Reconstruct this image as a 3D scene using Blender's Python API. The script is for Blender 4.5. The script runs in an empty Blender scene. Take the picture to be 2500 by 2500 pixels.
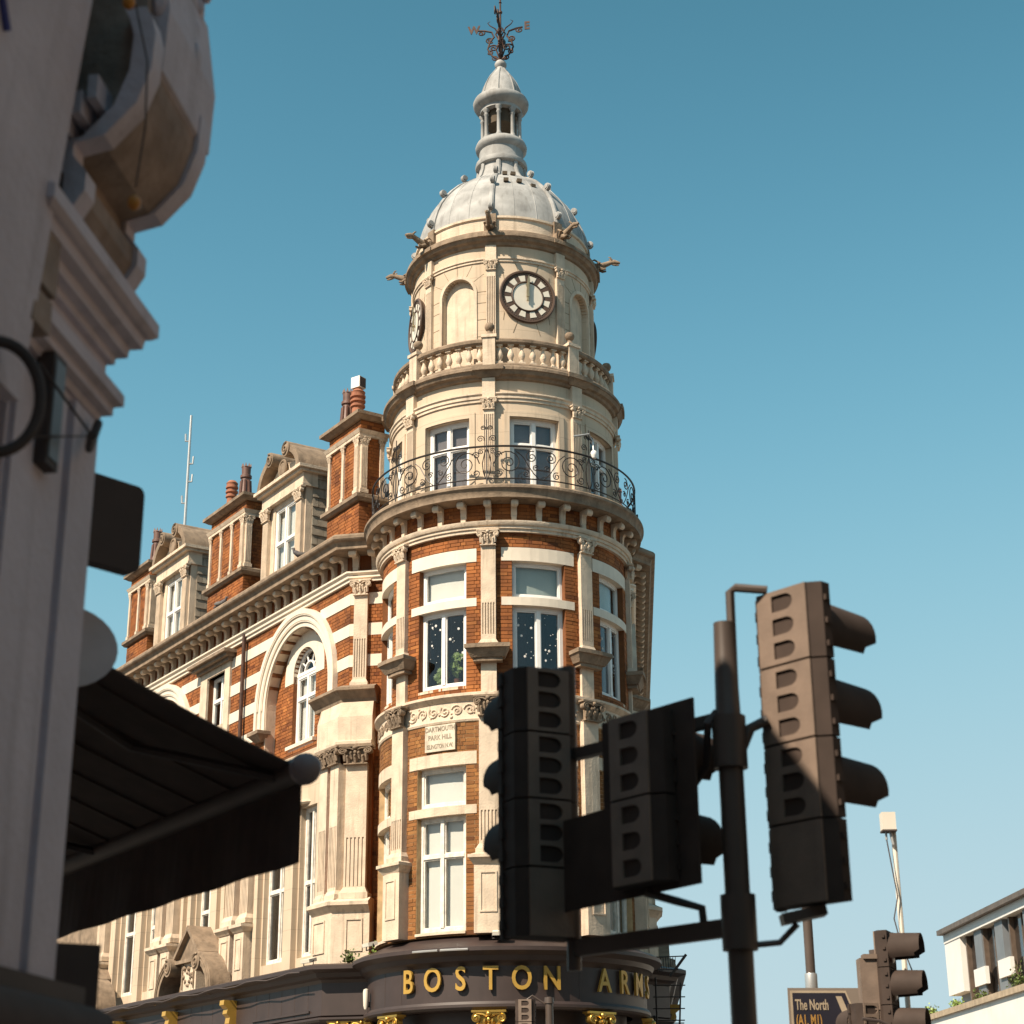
import bpy, bmesh, math, random
from mathutils import Vector, Matrix
from mathutils.geometry import tessellate_polygon
random.seed(11)
S = bpy.context.scene
RAD = math.radians
col = S.collection

# ------------------------------------------------------------------ camera
PITCH, ROLL = RAD(20.5), RAD(0.5)
cd = bpy.data.cameras.new('camera'); cam = bpy.data.objects.new('camera', cd); col.objects.link(cam)
cd.sensor_width = 36; cd.lens = 36 * 4300 / 2500; cd.clip_start = 0.05; cd.clip_end = 3000
_ri = Vector((1, 0, 0)); _up = Vector((0, -math.sin(PITCH), math.cos(PITCH))); _fw = Vector((0, math.cos(PITCH), math.sin(PITCH)))
_R = _ri * math.cos(ROLL) - _up * math.sin(ROLL); _U = _up * math.cos(ROLL) + _ri * math.sin(ROLL)
M = Matrix((_R, _U, -_fw)).transposed().to_4x4(); M.translation = (0, 0, 1.6)
cam.matrix_world = M
cd.dof.use_dof = True; cd.dof.focus_distance = 36.0; cd.dof.aperture_fstop = 4.0
S.camera = cam

# ------------------------------------------------------------------ light
SUN_AZ, SUN_EL = 46.0, 46.0          # degrees to the left of straight behind, elevation
sdir = Vector((-math.sin(RAD(SUN_AZ)) * math.cos(RAD(SUN_EL)), -math.cos(RAD(SUN_AZ)) * math.cos(RAD(SUN_EL)), math.sin(RAD(SUN_EL))))
w = bpy.data.worlds.new('World'); S.world = w; w.use_nodes = True
nt = w.node_tree; nt.nodes.clear()
out = nt.nodes.new('ShaderNodeOutputWorld'); bg = nt.nodes.new('ShaderNodeBackground')
sky = nt.nodes.new('ShaderNodeTexSky'); sky.sky_type = 'NISHITA'; sky.sun_disc = False
sky.sun_elevation = RAD(SUN_EL); sky.sun_rotation = math.atan2(sdir.x, sdir.y)
sky.air_density = 1.0; sky.dust_density = 0.6; sky.ozone_density = 2.0
# film-like colour response of the whole sky: a toe and a shoulder for each channel
sep = nt.nodes.new('ShaderNodeSeparateColor'); cmb = nt.nodes.new('ShaderNodeCombineColor'); nt.links.new(sky.outputs[0], sep.inputs[0])
for i, (pw, half, gain) in enumerate(((2.6, 0.0102, 0.335), (2.8, 0.0084, 0.430), (3.7, 0.0088, 0.470))):
    def mth(op, x, y):
        m_ = nt.nodes.new('ShaderNodeMath'); m_.operation = op
        for k, v in enumerate((x, y)):
            if isinstance(v, float): m_.inputs[k].default_value = v
            else: nt.links.new(v, m_.inputs[k])
        return m_.outputs[0]
    q = mth('POWER', mth('MULTIPLY', sep.outputs[i], 0.1), pw)
    nt.links.new(mth('MULTIPLY', mth('DIVIDE', q, mth('ADD', q, half)), gain * 10), cmb.inputs[i])
nt.links.new(cmb.outputs[0], bg.inputs[0]); nt.links.new(bg.outputs[0], out.inputs[0])
bg.inputs[1].default_value = 0.1
ld = bpy.data.lights.new('sun', 'SUN'); sun = bpy.data.objects.new('sun', ld); col.objects.link(sun)
ld.energy = 5.0; ld.angle = RAD(0.5); ld.color = (1.0, 0.855, 0.68)
sun.rotation_euler = sdir.to_track_quat('Z', 'Y').to_euler(); sun.location = (-20, -20, 40)
S.view_settings.view_transform = 'Standard'; S.view_settings.look = 'None'; S.view_settings.gamma = 1
S.view_settings.use_curve_mapping = False; S.view_settings.exposure = 0.72
S.cycles.use_denoising = True; S.cycles.max_bounces = 6; S.cycles.transparent_max_bounces = 12
S.cycles.caustics_reflective = False; S.cycles.caustics_refractive = False

# ------------------------------------------------------------------ helpers
def polar(az, tan, r):                                   # a point seen from the camera at a compass angle
    return Vector((r * math.sin(RAD(az)), r * math.cos(RAD(az)), 1.6 + r * tan))

class Fr:
    """wall frame: u along the wall, w outward, z up; curved when R is given; left=True runs u to the left"""
    def __init__(s, o, az, R=None, left=False):
        s.o = Vector((o[0], o[1])); s.az = RAD(az); s.R = R; s.sg = -1 if left else 1
    def a(s, u): return s.az + s.sg * u / s.R if s.R else s.az
    def __call__(s, u, w, z):
        if s.R:
            a = s.a(u); r = s.R + w
            return (s.o.x + r * math.sin(a), s.o.y - r * math.cos(a), z)
        c, n = math.cos(s.az), math.sin(s.az); u *= s.sg
        return (s.o.x + c * u + n * w, s.o.y + n * u - c * w, z)

class MB:
    def __init__(s): s.v = []; s.f = []; s.t = []
    def add(s, vs, fs, t=0.0):
        k = len(s.v); s.v += [tuple(p) for p in vs]
        for f in fs: s.f.append(tuple(i + k for i in f)); s.t.append(t)
        return s
    def box(s, F, u0, u1, w0, w1, z0, z1, nu=None, t=0.0):
        if nu is None: nu = max(1, int(math.ceil(abs(u1 - u0) / 0.2))) if F.R else 1
        vs = []; fs = []
        for i in range(nu + 1):
            u = u0 + (u1 - u0) * i / nu
            vs += [F(u, w0, z0), F(u, w1, z0), F(u, w1, z1), F(u, w0, z1)]
        for i in range(nu):
            a, b = 4 * i, 4 * i + 4
            for k in range(4): fs.append((a + k, a + (k + 1) % 4, b + (k + 1) % 4, b + k))
        fs += [(0, 1, 2, 3), (4 * nu + 3, 4 * nu + 2, 4 * nu + 1, 4 * nu)]
        return s.add(vs, fs, t)
    def frus(s, F, uc, h0, p0, z0, h1, p1, z1, wb=-0.05):
        """block tapering from half width h0 / projection p0 at z0 to h1 / p1 at z1"""
        vs = [F(uc - h0, wb, z0), F(uc + h0, wb, z0), F(uc + h0, p0, z0), F(uc - h0, p0, z0),
              F(uc - h1, wb, z1), F(uc + h1, wb, z1), F(uc + h1, p1, z1), F(uc - h1, p1, z1)]
        return s.add(vs, [(0, 1, 2, 3), (7, 6, 5, 4), (0, 1, 5, 4), (1, 2, 6, 5), (2, 3, 7, 6), (3, 0, 4, 7)])
    def prof(s, F, pts, u0, u1, nu=None, closed=True):
        """profile [(w, z)] swept along u"""
        if nu is None: nu = max(1, int(math.ceil(abs(u1 - u0) / 0.14))) if F.R else 1
        n = len(pts); full = F.R and abs(abs(u1 - u0) - 2 * math.pi * F.R) < 1e-4
        vs = []; fs = []
        for i in range(nu + (0 if full else 1)):
            u = u0 + (u1 - u0) * i / nu
            vs += [F(u, w, z) for w, z in pts]
        for i in range(nu):
            a, b = n * i, n * ((i + 1) % nu if full else i + 1)
            for k in range(n if closed else n - 1): fs.append((a + k, a + (k + 1) % n, b + (k + 1) % n, b + k))
        if closed and not full: fs += [tuple(range(n)), tuple(reversed(range(n * nu, n * nu + n)))]
        return s.add(vs, fs)
    def sweep(s, path, pts, closed=True):
        """profile [(w outward, z)] swept with mitres along a path [(x, y)]; outward is to the right of the path"""
        P = [Vector(p) for p in path]; n = len(pts); vs = []; fs = []
        for i, p in enumerate(P):
            d0 = (P[i] - P[i - 1]).normalized() if i else None
            d1 = (P[i + 1] - P[i]).normalized() if i < len(P) - 1 else None
            d0 = d0 or d1; d1 = d1 or d0
            n0 = Vector((d0.y, -d0.x)); n1 = Vector((d1.y, -d1.x)); m = (n0 + n1) / (1 + n0.dot(n1))
            vs += [(p.x + m.x * w, p.y + m.y * w, z) for w, z in pts]
        for i in range(len(P) - 1):
            a, b = n * i, n * (i + 1)
            for k in range(n if closed else n - 1): fs.append((a + k, a + (k + 1) % n, b + (k + 1) % n, b + k))
        if closed: fs += [tuple(range(n)), tuple(reversed(range(n * (len(P) - 1), n * len(P))))]
        return s.add(vs, fs)
    def tube(s, pts, r, n=6, closed=False):
        P = [Vector(p) for p in pts]; m = len(P); rs = r if isinstance(r, (list, tuple)) else [r] * m
        vs = []; fs = []; ref = None
        for i, p in enumerate(P):
            if closed: t = (P[(i + 1) % m] - P[i - 1])
            else: t = P[min(i + 1, m - 1)] - P[max(i - 1, 0)]
            t = t.normalized() if t.length > 1e-9 else Vector((0, 0, 1))
            if ref is None: ref = t.orthogonal().normalized()
            ref = ref - t * ref.dot(t)
            ref = ref.normalized() if ref.length > 1e-6 else t.orthogonal().normalized()
            b = t.cross(ref)
            for k in range(n):
                a = 2 * math.pi * k / n
                vs.append(p + (ref * math.cos(a) + b * math.sin(a)) * rs[i])
        for i in range(m if closed else m - 1):
            a, b2 = n * i, n * ((i + 1) % m)
            for k in range(n): fs.append((a + k, a + (k + 1) % n, b2 + (k + 1) % n, b2 + k))
        if not closed: fs += [tuple(range(n)), tuple(reversed(range(n * (m - 1), n * m)))]
        return s.add(vs, fs)
    def lathe(s, prof, n=24, o=(0, 0, 0), cap=True):
        vs = []; fs = []; m = len(prof)
        for r, z in prof:
            for k in range(n):
                a = 2 * math.pi * k / n; vs.append((o[0] + r * math.cos(a), o[1] + r * math.sin(a), o[2] + z))
        for i in range(m - 1):
            for k in range(n): fs.append((n * i + k, n * i + (k + 1) % n, n * i + n + (k + 1) % n, n * i + n + k))
        if cap: fs += [tuple(reversed(range(n))), tuple(range(n * (m - 1), n * m))]
        return s.add(vs, fs)
    def cbox(s, c, hx, hy, hz, m=None):
        vs = []
        for dz in (-hz, hz):
            for dx, dy in ((-hx, -hy), (hx, -hy), (hx, hy), (-hx, hy)):
                p = Vector((dx, dy, dz))
                if m is not None: p = m @ p
                vs.append((c[0] + p.x, c[1] + p.y, c[2] + p.z))
        return s.add(vs, [(3, 2, 1, 0), (4, 5, 6, 7), (0, 1, 5, 4), (1, 2, 6, 5), (2, 3, 7, 6), (3, 0, 4, 7)])
    def ball(s, c, rx, ry=None, rz=None, n=10, m=7, rot=None):
        ry = ry or rx; rz = rz or rx; vs = []; fs = []
        for i in range(m + 1):
            t = math.pi * i / m
            for k in range(n):
                a = 2 * math.pi * k / n
                p = Vector((rx * math.sin(t) * math.cos(a), ry * math.sin(t) * math.sin(a), rz * math.cos(t)))
                if rot is not None: p = rot @ p
                vs.append((c[0] + p.x, c[1] + p.y, c[2] + p.z))
        for i in range(m):
            for k in range(n): fs.append((n * i + k, n * i + n + k, n * i + n + (k + 1) % n, n * i + (k + 1) % n))
        return s.add(vs, fs)
    def arch(s, F, uc, zs, r0, r1, w0, w1, a0=0.0, a1=math.pi, n=24):
        """ring of rectangular section round an arch"""
        vs = []; fs = []
        for i in range(n + 1):
            a = a0 + (a1 - a0) * i / n; c, q = math.cos(a), math.sin(a)
            for r, w in ((r0, w0), (r1, w0), (r1, w1), (r0, w1)): vs.append(F(uc + r * c, w, zs + r * q))
        for i in range(n):
            a, b = 4 * i, 4 * i + 4
            for k in range(4): fs.append((a + k, a + (k + 1) % 4, b + (k + 1) % 4, b + k))
        fs += [(0, 1, 2, 3), (4 * n + 3, 4 * n + 2, 4 * n + 1, 4 * n)]
        return s.add(vs, fs)
    def extr(s, poly, f):
        """polygon [(a, b)] made solid; f(a, b, side) with side 0 / 1 gives the point"""
        n = len(poly); tris = tessellate_polygon([[Vector((a, b, 0)) for a, b in poly]])
        vs = [f(a, b, 0) for a, b in poly] + [f(a, b, 1) for a, b in poly]
        fs = [tuple(reversed(t)) for t in tris] + [tuple(i + n for i in t) for t in tris]
        fs += [(i, (i + 1) % n, n + (i + 1) % n, n + i) for i in range(n)]
        return s.add(vs, fs)
    def mesh(s, name, m, smooth=None, recalc=True):
        me = bpy.data.meshes.new(name); me.from_pydata(s.v, [], s.f)
        if any(s.t):
            at = me.attributes.new('tint', 'FLOAT', 'FACE'); at.data.foreach_set('value', s.t)
        if recalc:
            bm = bmesh.new(); bm.from_mesh(me); bmesh.ops.recalc_face_normals(bm, faces=bm.faces); bm.to_mesh(me); bm.free()
        if m: me.materials.append(m)
        if smooth:
            me.shade_smooth(); me.set_sharp_from_angle(angle=RAD(smooth))
        me.update(); return me

WM = {}
def link(o, parent, mw):
    col.objects.link(o)
    if parent is not None:
        o.parent = parent; o.matrix_parent_inverse = WM[parent.name].inverted()
    o.matrix_basis = mw; WM[o.name] = mw.copy()
    return o
def put(name, me, parent=None, loc=(0, 0, 0), rz=0.0, sc=(1, 1, 1), mw=None, **kw):
    o = bpy.data.objects.new(name, me)
    if mw is None:
        if not isinstance(sc, (tuple, list)): sc = (sc, sc, sc)
        mw = Matrix.Translation(loc) @ Matrix.Rotation(rz, 4, 'Z') @ Matrix.Diagonal((*sc, 1))
    link(o, parent, mw)
    for k, v in kw.items(): o[k] = v
    return o
def thing(name, loc, label, category, group=None):
    o = put(name, None, loc=loc, label=label, category=category)
    o.empty_display_size = 0.2
    if group: o['group'] = group
    return o
def part(name, mb, m, parent, smooth=None, **kw):
    return put(name, mb.mesh(name, m, smooth), parent, **kw)

# ------------------------------------------------------------------ materials
MT = {}
def mat(name, c, rough=0.8, metal=0.0, var=0.25, scale=3.0, bump=0.0, bscale=40.0, streak=0.0, dark=None, spec=0.5, rnd=0.0, joint=0.0):
    m = bpy.data.materials.new(name); m.use_nodes = True; t = m.node_tree; N = t.nodes; L = t.links
    b = N['Principled BSDF']; b.inputs['Roughness'].default_value = rough; b.inputs['Metallic'].default_value = metal
    b.inputs['Specular IOR Level'].default_value = spec
    g = N.new('ShaderNodeNewGeometry'); no = N.new('ShaderNodeTexNoise'); no.inputs['Scale'].default_value = scale
    no.inputs['Detail'].default_value = 6; L.new(g.outputs['Position'], no.inputs['Vector'])
    mx = N.new('ShaderNodeMix'); mx.data_type = 'RGBA'
    d = dark or tuple(x * (1 - var) for x in c)
    l = tuple(min(1, x * (1 + var * 0.45)) for x in c)
    rmp = N.new('ShaderNodeMapRange'); rmp.inputs[1].default_value = 0.3; rmp.inputs[2].default_value = 0.7
    L.new(no.outputs['Fac'], rmp.inputs[0]); L.new(rmp.outputs[0], mx.inputs['Factor'])
    mx.inputs['A'].default_value = (*d, 1); mx.inputs['B'].default_value = (*l, 1)
    cur = mx.outputs['Result']
    if streak:
        sv = N.new('ShaderNodeVectorMath'); sv.operation = 'MULTIPLY'; sv.inputs[1].default_value = (9, 9, 0.7)
        L.new(g.outputs['Position'], sv.inputs[0])
        n2 = N.new('ShaderNodeTexNoise'); n2.inputs['Scale'].default_value = 1.0; n2.inputs['Detail'].default_value = 5
        L.new(sv.outputs[0], n2.inputs['Vector'])
        r2 = N.new('ShaderNodeMapRange'); r2.inputs[1].default_value = 0.55; r2.inputs[2].default_value = 0.78; r2.inputs[4].default_value = streak
        L.new(n2.outputs['Fac'], r2.inputs[0])
        m2 = N.new('ShaderNodeMix'); m2.data_type = 'RGBA'; L.new(r2.outputs[0], m2.inputs['Factor']); L.new(cur, m2.inputs['A'])
        m2.inputs['B'].default_value = (c[0] * 0.36, c[1] * 0.33, c[2] * 0.30, 1); cur = m2.outputs['Result']
    if joint:           # fine horizontal bed joints between the stone courses
        sx = N.new('ShaderNodeSeparateXYZ'); L.new(g.outputs['Position'], sx.inputs[0])
        dv = N.new('ShaderNodeMath'); dv.operation = 'DIVIDE'; dv.inputs[1].default_value = joint; L.new(sx.outputs[2], dv.inputs[0])
        f2 = N.new('ShaderNodeMath'); f2.operation = 'FRACT'; L.new(dv.outputs[0], f2.inputs[0])
        lt = N.new('ShaderNodeMath'); lt.operation = 'LESS_THAN'; lt.inputs[1].default_value = 0.028; L.new(f2.outputs[0], lt.inputs[0])
        mj = N.new('ShaderNodeMath'); mj.operation = 'MULTIPLY'; mj.inputs[1].default_value = 0.4; L.new(lt.outputs[0], mj.inputs[0])
        m4 = N.new('ShaderNodeMix'); m4.data_type = 'RGBA'; L.new(mj.outputs[0], m4.inputs['Factor']); L.new(cur, m4.inputs['A']); m4.inputs['B'].default_value = (c[0] * 0.4, c[1] * 0.38, c[2] * 0.35, 1); cur = m4.outputs['Result']
    if rnd:
        oi = N.new('ShaderNodeObjectInfo'); at = N.new('ShaderNodeAttribute'); at.attribute_name = 'tint'
        ad = N.new('ShaderNodeMath'); ad.operation = 'ADD'; L.new(oi.outputs['Random'], ad.inputs[0]); L.new(at.outputs['Fac'], ad.inputs[1])
        fr = N.new('ShaderNodeMath'); fr.operation = 'FRACT'; L.new(ad.outputs[0], fr.inputs[0])
        cr = N.new('ShaderNodeValToRGB'); e = cr.color_ramp.elements
        e[0].position = 0; e[0].color = (1 - rnd, 1 - rnd * 1.15, 1 - rnd * 1.25, 1); e[1].position = 1; e[1].color = (1 + rnd * 0.3, 1 + rnd * 0.55, 1 + rnd * 0.7, 1)
        k = cr.color_ramp.elements.new(0.18); k.color = (1 - rnd * 0.4,) * 3 + (1,)
        k = cr.color_ramp.elements.new(0.8); k.color = (1.0, 1.0, 1.0, 1)
        L.new(fr.outputs[0], cr.inputs[0])
        m3 = N.new('ShaderNodeMix'); m3.data_type = 'RGBA'; m3.blend_type = 'MULTIPLY'; m3.inputs['Factor'].default_value = 1
        L.new(cur, m3.inputs['A']); L.new(cr.outputs[0], m3.inputs['B']); cur = m3.outputs['Result']
    L.new(cur, b.inputs['Base Color'])
    if bump:
        nb = N.new('ShaderNodeTexNoise'); nb.inputs['Scale'].default_value = bscale; nb.inputs['Detail'].default_value = 4
        L.new(g.outputs['Position'], nb.inputs['Vector'])
        bn = N.new('ShaderNodeBump'); bn.inputs['Strength'].default_value = bump; bn.inputs['Distance'].default_value = 0.02
        L.new(nb.outputs['Fac'], bn.inputs['Height']); L.new(bn.outputs[0], b.inputs['Normal'])
    MT[name] = m; return m
def glass_mat(name, tintc, f0=1.0):
    m = bpy.data.materials.new(name); m.use_nodes = True; t = m.node_tree; N = t.nodes; L = t.links
    N.remove(N['Principled BSDF']); o = N['Material Output']
    tr = N.new('ShaderNodeBsdfTransparent'); tr.inputs[0].default_value = (*tintc, 1)
    gl = N.new('ShaderNodeBsdfGlossy'); gl.inputs['Roughness'].default_value = 0.03
    fr = N.new('ShaderNodeFresnel'); 
    gg = N.new('ShaderNodeNewGeometry'); io = N.new('ShaderNodeMapRange'); io.inputs[3].default_value = 1.5; io.inputs[4].default_value = 0.6667
    L.new(gg.outputs['Backfacing'], io.inputs[0]); L.new(io.outputs[0], fr.inputs['IOR'])
    mm = N.new('ShaderNodeMath'); mm.operation = 'MULTIPLY'; mm.inputs[1].default_value = f0; L.new(fr.outputs[0], mm.inputs[0])
    mx = N.new('ShaderNodeMixShader'); L.new(mm.outputs[0], mx.inputs[0]); L.new(tr.outputs[0], mx.inputs[1]); L.new(gl.outputs[0], mx.inputs[2])
    L.new(mx.outputs[0], o.inputs[0]); MT[name] = m; return m
STONE = mat('pale_stone', (0.63, 0.51, 0.385), 0.9, var=0.2, scale=3.5, bump=0.4, bscale=30, streak=0.7)
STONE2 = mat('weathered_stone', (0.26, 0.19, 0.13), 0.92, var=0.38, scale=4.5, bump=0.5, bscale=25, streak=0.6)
STONE3 = mat('smooth_render', (0.56, 0.445, 0.325), 0.9, var=0.12, scale=1.2, bump=0.12, bscale=60, streak=0.42, joint=0.43)
CREAM = mat('cream_paint', (0.72, 0.63, 0.51), 0.7, var=0.08, scale=3, streak=0.15, bump=0.1)
BRICK = mat('red_brick', (0.315, 0.103, 0.024), 0.9, var=0.35, scale=1.8, bump=0.3, bscale=70, rnd=0.55, streak=0.45)
BRICKD = mat('brown_brick', (0.27, 0.11, 0.03), 0.9, var=0.35, scale=1.8, bump=0.3, bscale=70, rnd=0.55, streak=0.45)
MORTD = mat('dark_mortar', (0.17, 0.06, 0.018), 0.95, var=0.25, scale=8)
MORTL = mat('pale_mortar', (0.50, 0.34, 0.18), 0.95, var=0.35, scale=5)
LEAD = mat('lead_sheet', (0.35, 0.345, 0.33), 0.7, 0.0, var=0.38, scale=2.6, streak=0.6, bump=0.15, bscale=12)
WHITE = mat('white_paint', (0.80, 0.78, 0.74), 0.5, var=0.05, scale=6)
OLDW = mat('flaking_white_paint', (0.74, 0.69, 0.61), 0.7, var=0.22, scale=9, streak=0.5, bump=0.3)
IRON = mat('black_iron', (0.022, 0.016, 0.014), 0.5, 0.2, var=0.3)
RUST = mat('rusty_iron', (0.07, 0.032, 0.02), 0.7, 0.2, var=0.5, scale=9)
GOLD = mat('gold_leaf', (0.62, 0.38, 0.09), 0.33, 0.85, var=0.12, scale=8)
GOLDP = mat('gold_paint', (0.50, 0.30, 0.06), 0.4, 0.25, var=0.1, scale=5)
DARKP = mat('dark_brown_paint', (0.046, 0.030, 0.026), 0.5, var=0.2, scale=2.5, streak=0.2)
TERRA = mat('terracotta', (0.36, 0.14, 0.075), 0.85, var=0.25, scale=6, streak=0.4, bump=0.2)
TERRAD = mat('dark_glazed_clay', (0.15, 0.075, 0.055), 0.5, var=0.3, scale=6, streak=0.4)
SLATE = mat('slate', (0.33, 0.28, 0.215), 0.8, var=0.35, scale=5, streak=0.4, bump=0.3, rnd=0.3)
SLATED = mat('dark_slate', (0.10, 0.088, 0.08), 0.75, var=0.35, scale=4, streak=0.4, bump=0.3, rnd=0.3)
DARKIN = mat('dark_interior', (0.05, 0.043, 0.04), 0.95, var=0.3)
BLIND = mat('white_blind', (0.78, 0.75, 0.68), 0.9, var=0.05)
BLINDG = mat('grey_green_blind', (0.44, 0.50, 0.46), 0.9, var=0.08)
CURT = mat('brown_curtain', (0.36, 0.30, 0.275), 0.9, var=0.15)
LEAF = mat('leaf_green', (0.09, 0.13, 0.025), 0.6, var=0.4, scale=12)
LEAFY = mat('houseplant_green', (0.28, 0.38, 0.09), 0.5, var=0.4, scale=12)
GLASS = glass_mat('window_glass', (0.93, 0.94, 0.94), 1.0)
GLASSD = glass_mat('dark_window_glass', (0.80, 0.82, 0.84), 1.3)
PLAST = mat('signal_black_plastic', (0.205, 0.148, 0.112), 0.55, var=0.22, scale=7, streak=0.3, bump=0.08, bscale=60)
PLASTD = mat('signal_visor_black', (0.06, 0.042, 0.034), 0.75, var=0.25, scale=6, spec=0.2)
POLEM = mat('signal_pole_paint', (0.085, 0.062, 0.05), 0.42, var=0.15, scale=3)
BLACKM = mat('matt_black', (0.06, 0.042, 0.036), 0.7, var=0.25)
STUCCO = mat('white_stucco', (0.64, 0.575, 0.62), 0.85, var=0.12, scale=3.5, streak=0.35, bump=0.25, bscale=30)
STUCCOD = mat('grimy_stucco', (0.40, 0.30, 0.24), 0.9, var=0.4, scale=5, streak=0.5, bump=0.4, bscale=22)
AWN = mat('dark_awning_canvas', (0.075, 0.048, 0.038), 0.9, var=0.2, scale=8)
GREYM = mat('galvanised_metal', (0.52, 0.52, 0.51), 0.4, 0.6, var=0.15)
WPLAS = mat('cream_plastic', (0.72, 0.66, 0.56), 0.5, var=0.06)
STOCK = mat('dark_stock_brick', (0.26, 0.20, 0.15), 0.9, var=0.3, scale=3)
DARKOPEN = mat('dark_opening', (0.10, 0.075, 0.05), 0.95, var=0.4)  # dark tone for the lantern's shaded inside and the vent slots
# ------------------------------------------------------------------ lettering (made first, while the scene is small)
def text_mesh(s, size, depth, m, xs=1.0, bold=0.0, space=1.0, align='CENTER'):
    cu = bpy.data.curves.new('lettering', 'FONT'); cu.body = s; cu.size = size; cu.extrude = depth / 2; cu.offset = bold
    cu.align_x = align; cu.align_y = 'CENTER'; cu.space_character = space; cu.resolution_u = 4
    o = bpy.data.objects.new('lettering', cu); col.objects.link(o)
    dg = bpy.context.evaluated_depsgraph_get(); me = bpy.data.meshes.new_from_object(o.evaluated_get(dg))
    col.objects.unlink(o); bpy.data.objects.remove(o); bpy.data.curves.remove(cu)
    me.transform(Matrix(((xs, 0, 0, 0), (0, 0, -1, 0), (0, 1, 0, 0), (0, 0, 0, 1))))
    me.materials.clear(); me.materials.append(m); return me
LETTERS = {ch: text_mesh(ch, 0.60, 0.05, GOLDP, 0.80, 0.008) for ch in 'BOSTNARM'}
SIGNINK = mat('sign_lettering_white', (0.42, 0.33, 0.23), 0.6)
SIGNGOLD = mat('sign_lettering_yellow', (0.42, 0.22, 0.05), 0.6)
PLQINK = mat('plaque_lettering', (0.27, 0.22, 0.16), 0.8, var=0.3)
TX_PLQ = [text_mesh('DARTMOUTH', 0.135, 0.006, PLQINK, 0.80, 0.002), text_mesh('PARK HILL', 0.135, 0.006, PLQINK, 0.85, 0.002),
          text_mesh('ISLINGTON N.W.', 0.125, 0.006, PLQINK, 0.62, 0.002)]
TX_NORTH = text_mesh('The North', 0.155, 0.003, SIGNINK, 0.88, 0.003, align='LEFT')
TX_A1 = text_mesh('(A1. M1)', 0.155, 0.003, SIGNGOLD, 0.88, 0.003, align='LEFT')
TX_WE = {ch: text_mesh(ch, 0.30, 0.02, RUST, 0.9, 0.012) for ch in 'WENS'}

# ------------------------------------------------------------------ repeated carved pieces (local: x along the wall, -y outward, z up)
def spiral(c, r0, r1, turns, a0, n=26, sg=1):
    return [(c[0] + (r0 + (r1 - r0) * (i / n) ** 0.8) * math.cos(a0 + sg * 2 * math.pi * turns * i / n),
             c[1] + (r0 + (r1 - r0) * (i / n) ** 0.8) * math.sin(a0 + sg * 2 * math.pi * turns * i / n)) for i in range(n + 1)]
def capital_mesh():
    b = MB()
    b.cbox((0, -0.10, 0.03), 0.56, 0.17, 0.035)
    b.cbox((0, -0.06, 0.5), 0.44, 0.14, 0.48)
    b.cbox((0, -0.14, 1.10), 0.80, 0.24, 0.05); b.cbox((0, -0.13, 1.02), 0.70, 0.20, 0.05)
    for s in (-1, 1):
        b.tube([(s * 0.58, -0.05, 0.80), (s * 0.58, -0.34, 0.80)], 0.20, 10)
        b.tube([(s * 0.58 + s * x, -0.35, 0.80 + z) for x, z in spiral((0, 0), 0.215, 0.04, 1.9, math.pi / 2, 22, -1)], 0.038, 5)
        b.tube([(s * 0.58, -0.33, 1.0), (s * 0.25, -0.34, 0.95), (s * 0.08, -0.36, 0.85)], 0.045, 5)
    for x, z0, h, p in ((-0.36, 0.06, 0.42, 0.16), (0, 0.06, 0.46, 0.2), (0.36, 0.06, 0.42, 0.16), (-0.18, 0.3, 0.4, 0.17), (0.18, 0.3, 0.4, 0.17), (-0.5, 0.2, 0.4, 0.1), (0.5, 0.2, 0.4, 0.1)):
        q = [(x, -0.2, z0), (x, -0.24, z0 + h * 0.5), (x, -0.22 - p * 0.6, z0 + h * 0.92), (x, -0.22 - p, z0 + h), (x, -0.22 - p * 1.05, z0 + h * 0.82)]
        b.tube(q, [0.09, 0.11, 0.10, 0.07, 0.03], 6)
    b.ball((0, -0.38, 0.98), 0.13, 0.1, 0.13, 8, 5); b.ball((0, -0.34, 0.72), 0.09, 0.08, 0.15, 8, 5)
    return b
CAPM = capital_mesh().mesh('capital', STONE, 40); CAPD = capital_mesh().mesh('capital', STONE2, 40); CAPG = capital_mesh().mesh('capital', GOLD, 40)
def lathe_mesh(name, prof, m, n=14, extra=None):
    b = MB(); b.lathe(prof, n)
    if extra: extra(b)
    return b.mesh(name, m, 40)
BALUS = lathe_mesh('baluster', [(0.045, 0.04), (0.05, 0.06), (0.035, 0.09), (0.062, 0.15), (0.075, 0.2), (0.06, 0.26), (0.036, 0.33), (0.03, 0.37), (0.05, 0.39), (0.05, 0.41)], STONE, 12,
                   lambda b: (b.cbox((0, 0, 0.02), 0.07, 0.07, 0.02), b.cbox((0, 0, 0.425), 0.065, 0.065, 0.018)))
FINIAL = lathe_mesh('ball_finial', [(0.11, 0), (0.11, 0.03), (0.075, 0.07), (0.05, 0.12), (0.05, 0.14), (0.085, 0.17), (0.105, 0.22), (0.105, 0.26), (0.08, 0.31), (0.03, 0.335), (0.0, 0.34)], STONE2, 14)
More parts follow.
